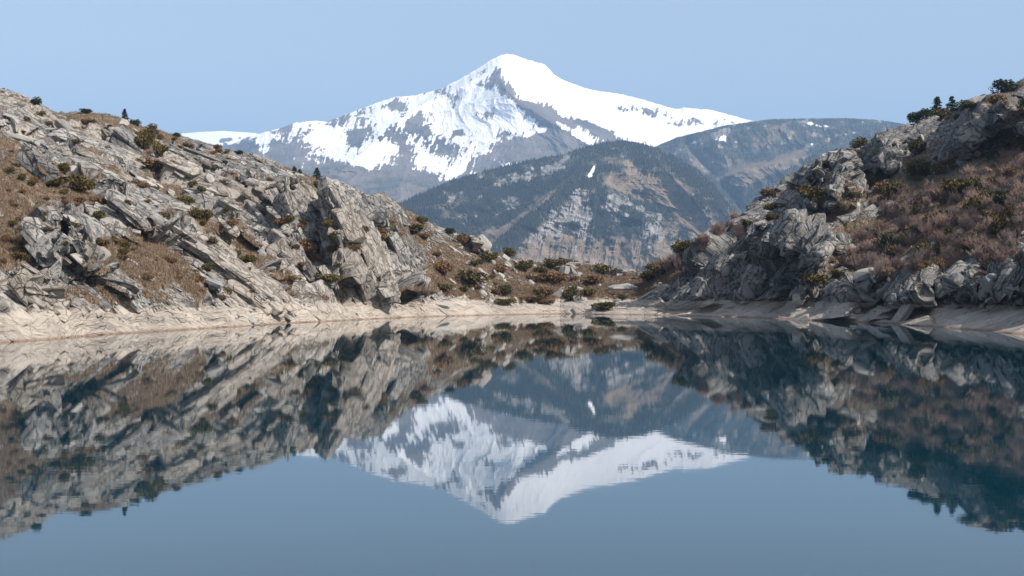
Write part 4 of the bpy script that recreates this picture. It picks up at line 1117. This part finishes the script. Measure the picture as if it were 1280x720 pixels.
scatter('heath', [(0, 215), (60, 205), (120, 235), (70, 262), (30, 330), (0, 335)], 24, 6, 12, .6, 'low rusty heath tuft on the brown slope at far left', 'heath on the far left slope')
scatter('heath', [(80, 142), (150, 150), (225, 172), (300, 190), (290, 205), (210, 185), (130, 160)], 22, 5, 10, .6, 'low brown heath tuft under the left skyline', 'heath under the left skyline')
scatter('olive', [(20, 130), (220, 168), (300, 195), (470, 300), (520, 372), (380, 385), (200, 375), (60, 360), (0, 300)], 62, 6, 15, .7, 'small olive shrub in a crack of the left hillside granite', 'small shrubs in the cracks of the left hillside')
scatter('heath', [(20, 130), (220, 168), (300, 195), (470, 300), (520, 372), (380, 385), (200, 375), (60, 360), (0, 300)], 60, 7, 18, .55, 'low brown heath bush between the slabs of the left hillside', 'heath between the slabs of the left hillside')
scatter('olive', [(500, 285), (600, 322), (800, 345), (790, 380), (600, 384), (550, 362)], 8, 7, 16, .65, 'small olive shrub on the slopes round the lake head', 'small shrubs round the lake head')
scatter('olive', [(880, 310), (1000, 215), (1200, 140), (1280, 120), (1280, 200), (1100, 235), (1040, 270), (950, 280)], 24, 6, 18, .75, 'small olive shrub on the rocky crest of the right hill', 'small shrubs on the right hill crest')
scatter('bare', [(1200, 200), (1280, 140), (1280, 220), (1210, 225)], 18, 14, 24, 1., 'leafless bush on the upper slope at the right edge', 'bare bushes high at the right edge')
scatter('heath', [(140, 300), (260, 335), (250, 355), (170, 330)], 18, 6, 12, .6, 'low brown heath tuft on the grassy ledge of the lower left hillside', 'heath on the lower left ledge')
scatter('olive', [(1060, 320), (1120, 260), (1190, 230), (1280, 210), (1280, 320), (1180, 330)], 26, 12, 22, .8, 'dark green shrub half hidden among the bare bushes on the right hill', 'green shrubs within the thicket')
scatter('heath', [(1045, 290), (1130, 200), (1280, 190), (1280, 330), (1110, 335)], 30, 12, 22, .6, 'brown undergrowth bush between the bare bushes on the right hill', 'undergrowth of the thicket')

# ------------------------------------------------------------------ dry grass
def grass():
    rng = np.random.default_rng(77)
    a, b = np.searchsorted(COLS, -30), np.searchsorted(COLS, 1310)
    V = VEGM[NPRE:NPRE + NT_, a:b]; Pp = BP[NPRE:NPRE + NT_, a:b]
    pr_ = np.clip(V, 0, 1) ** 2
    pick = rng.choice(pr_.size, 110000, p=(pr_ / pr_.sum()).ravel())
    p = Pp.reshape(-1, 3)[pick] + rng.normal(0, .12, (len(pick), 3)) * np.array([1, 1, 0])
    p = np.repeat(p, 3, 0); n = len(p)
    h = rng.uniform(.18, .55, n); az = rng.uniform(0, 6.28, n); ln = rng.uniform(0, .3, n)
    d = np.stack([np.cos(az), np.sin(az), az * 0], 1); w = np.stack([-np.sin(az), np.cos(az), az * 0], 1) * rng.uniform(.03, .07, (n, 1))
    tip = p + d * ln[:, None] + np.stack([h * 0, h * 0, h], 1)
    base = p - np.array([0, 0, .06])
    Vv = np.stack([base - w, base + w, tip], 1).reshape(-1, 3)
    me = tri_mesh('dry_grass', Vv, np.arange(3 * n).reshape(-1, 3), M_GRASS)
    tag(link('dry_grass', me), 'dry brown grass and heath between the granite slabs', 'grass', kind='stuff')
grass()

# ------------------------------------------------------------------ air
def haze(density):
    bm = bmesh.new(); bmesh.ops.create_cube(bm, size=1)
    me = bpy.data.meshes.new('haze'); bm.to_mesh(me); bm.free()
    o = link('haze', me)
    z0, z1 = -17.2, 3300.
    o.scale = (64000, 44500, z1 - z0); o.location = (0, 18500, (z0 + z1) / 2)
    m = bpy.data.materials.new('air'); m.use_nodes = True; t = m.node_tree; t.nodes.clear()
    out = t.nodes.new('ShaderNodeOutputMaterial'); v = t.nodes.new('ShaderNodeVolumePrincipled')
    v.inputs['Density'].default_value = density
    v.inputs['Color'].default_value = (.40, .65, 1., 1)
    v.inputs['Anisotropy'].default_value = 0.
    t.links.new(v.outputs[0], out.inputs['Volume'])
    me.materials.append(m)
    tag(o, 'thin blue air haze over the valley and far mountains', 'haze', kind='stuff')
haze(6.0e-5)

# ------------------------------------------------------------------ light and camera
SUN_AZ, SUN_EL = 120., 41.        # degrees clockwise from the view direction
sc = bpy.context.scene
w = bpy.data.worlds.new('World'); sc.world = w; w.use_nodes = True
nt = w.node_tree; nt.nodes.clear()
wo = nt.nodes.new('ShaderNodeOutputWorld'); bg = nt.nodes.new('ShaderNodeBackground'); sk = nt.nodes.new('ShaderNodeTexSky')
sk.sky_type = 'NISHITA'; sk.sun_disc = False
sk.sun_elevation = R(SUN_EL); sk.sun_rotation = R(SUN_AZ)
sk.altitude = 800; sk.air_density = .85; sk.dust_density = 4.; sk.ozone_density = .3
bg.inputs['Strength'].default_value = .14
hs = nt.nodes.new('ShaderNodeHueSaturation'); hs.inputs['Saturation'].default_value = .60; hs.inputs['Value'].default_value = 1.0; nt.links.new(sk.outputs[0], hs.inputs['Color']); nt.links.new(hs.outputs[0], bg.inputs['Color']); nt.links.new(bg.outputs[0], wo.inputs['Surface'])
sl = bpy.data.lights.new('sun', 'SUN'); sl.energy = 5.; sl.angle = R(.5); sl.color = (1., .95, .88)
so = bpy.data.objects.new('sun', sl); COL.objects.link(so)
d = Vector((math.sin(R(SUN_AZ)) * math.cos(R(SUN_EL)), math.cos(R(SUN_AZ)) * math.cos(R(SUN_EL)), math.sin(R(SUN_EL))))
so.rotation_euler = d.to_track_quat('Z', 'Y').to_euler()
so.location = (100, -100, 200)

cam = bpy.data.cameras.new('camera'); cam.lens = 50; cam.sensor_width = 36; cam.clip_start = .5; cam.clip_end = 90000
co = bpy.data.objects.new('camera', cam); COL.objects.link(co)
co.location = (0, 0, CAM_H); co.rotation_euler = (R(90), 0, 0)
sc.camera = co
sc.view_settings.view_transform = 'Standard'; sc.view_settings.look = 'None'
sc.view_settings.exposure = .58; sc.view_settings.gamma = 1
sc.render.engine = 'CYCLES'
sc.cycles.max_bounces = 6; sc.cycles.diffuse_bounces = 2; sc.cycles.glossy_bounces = 3; sc.cycles.transmission_bounces = 2
sc.cycles.volume_bounces = 0
sc.cycles.use_denoising = True
sc.cycles.sample_clamp_indirect = 4
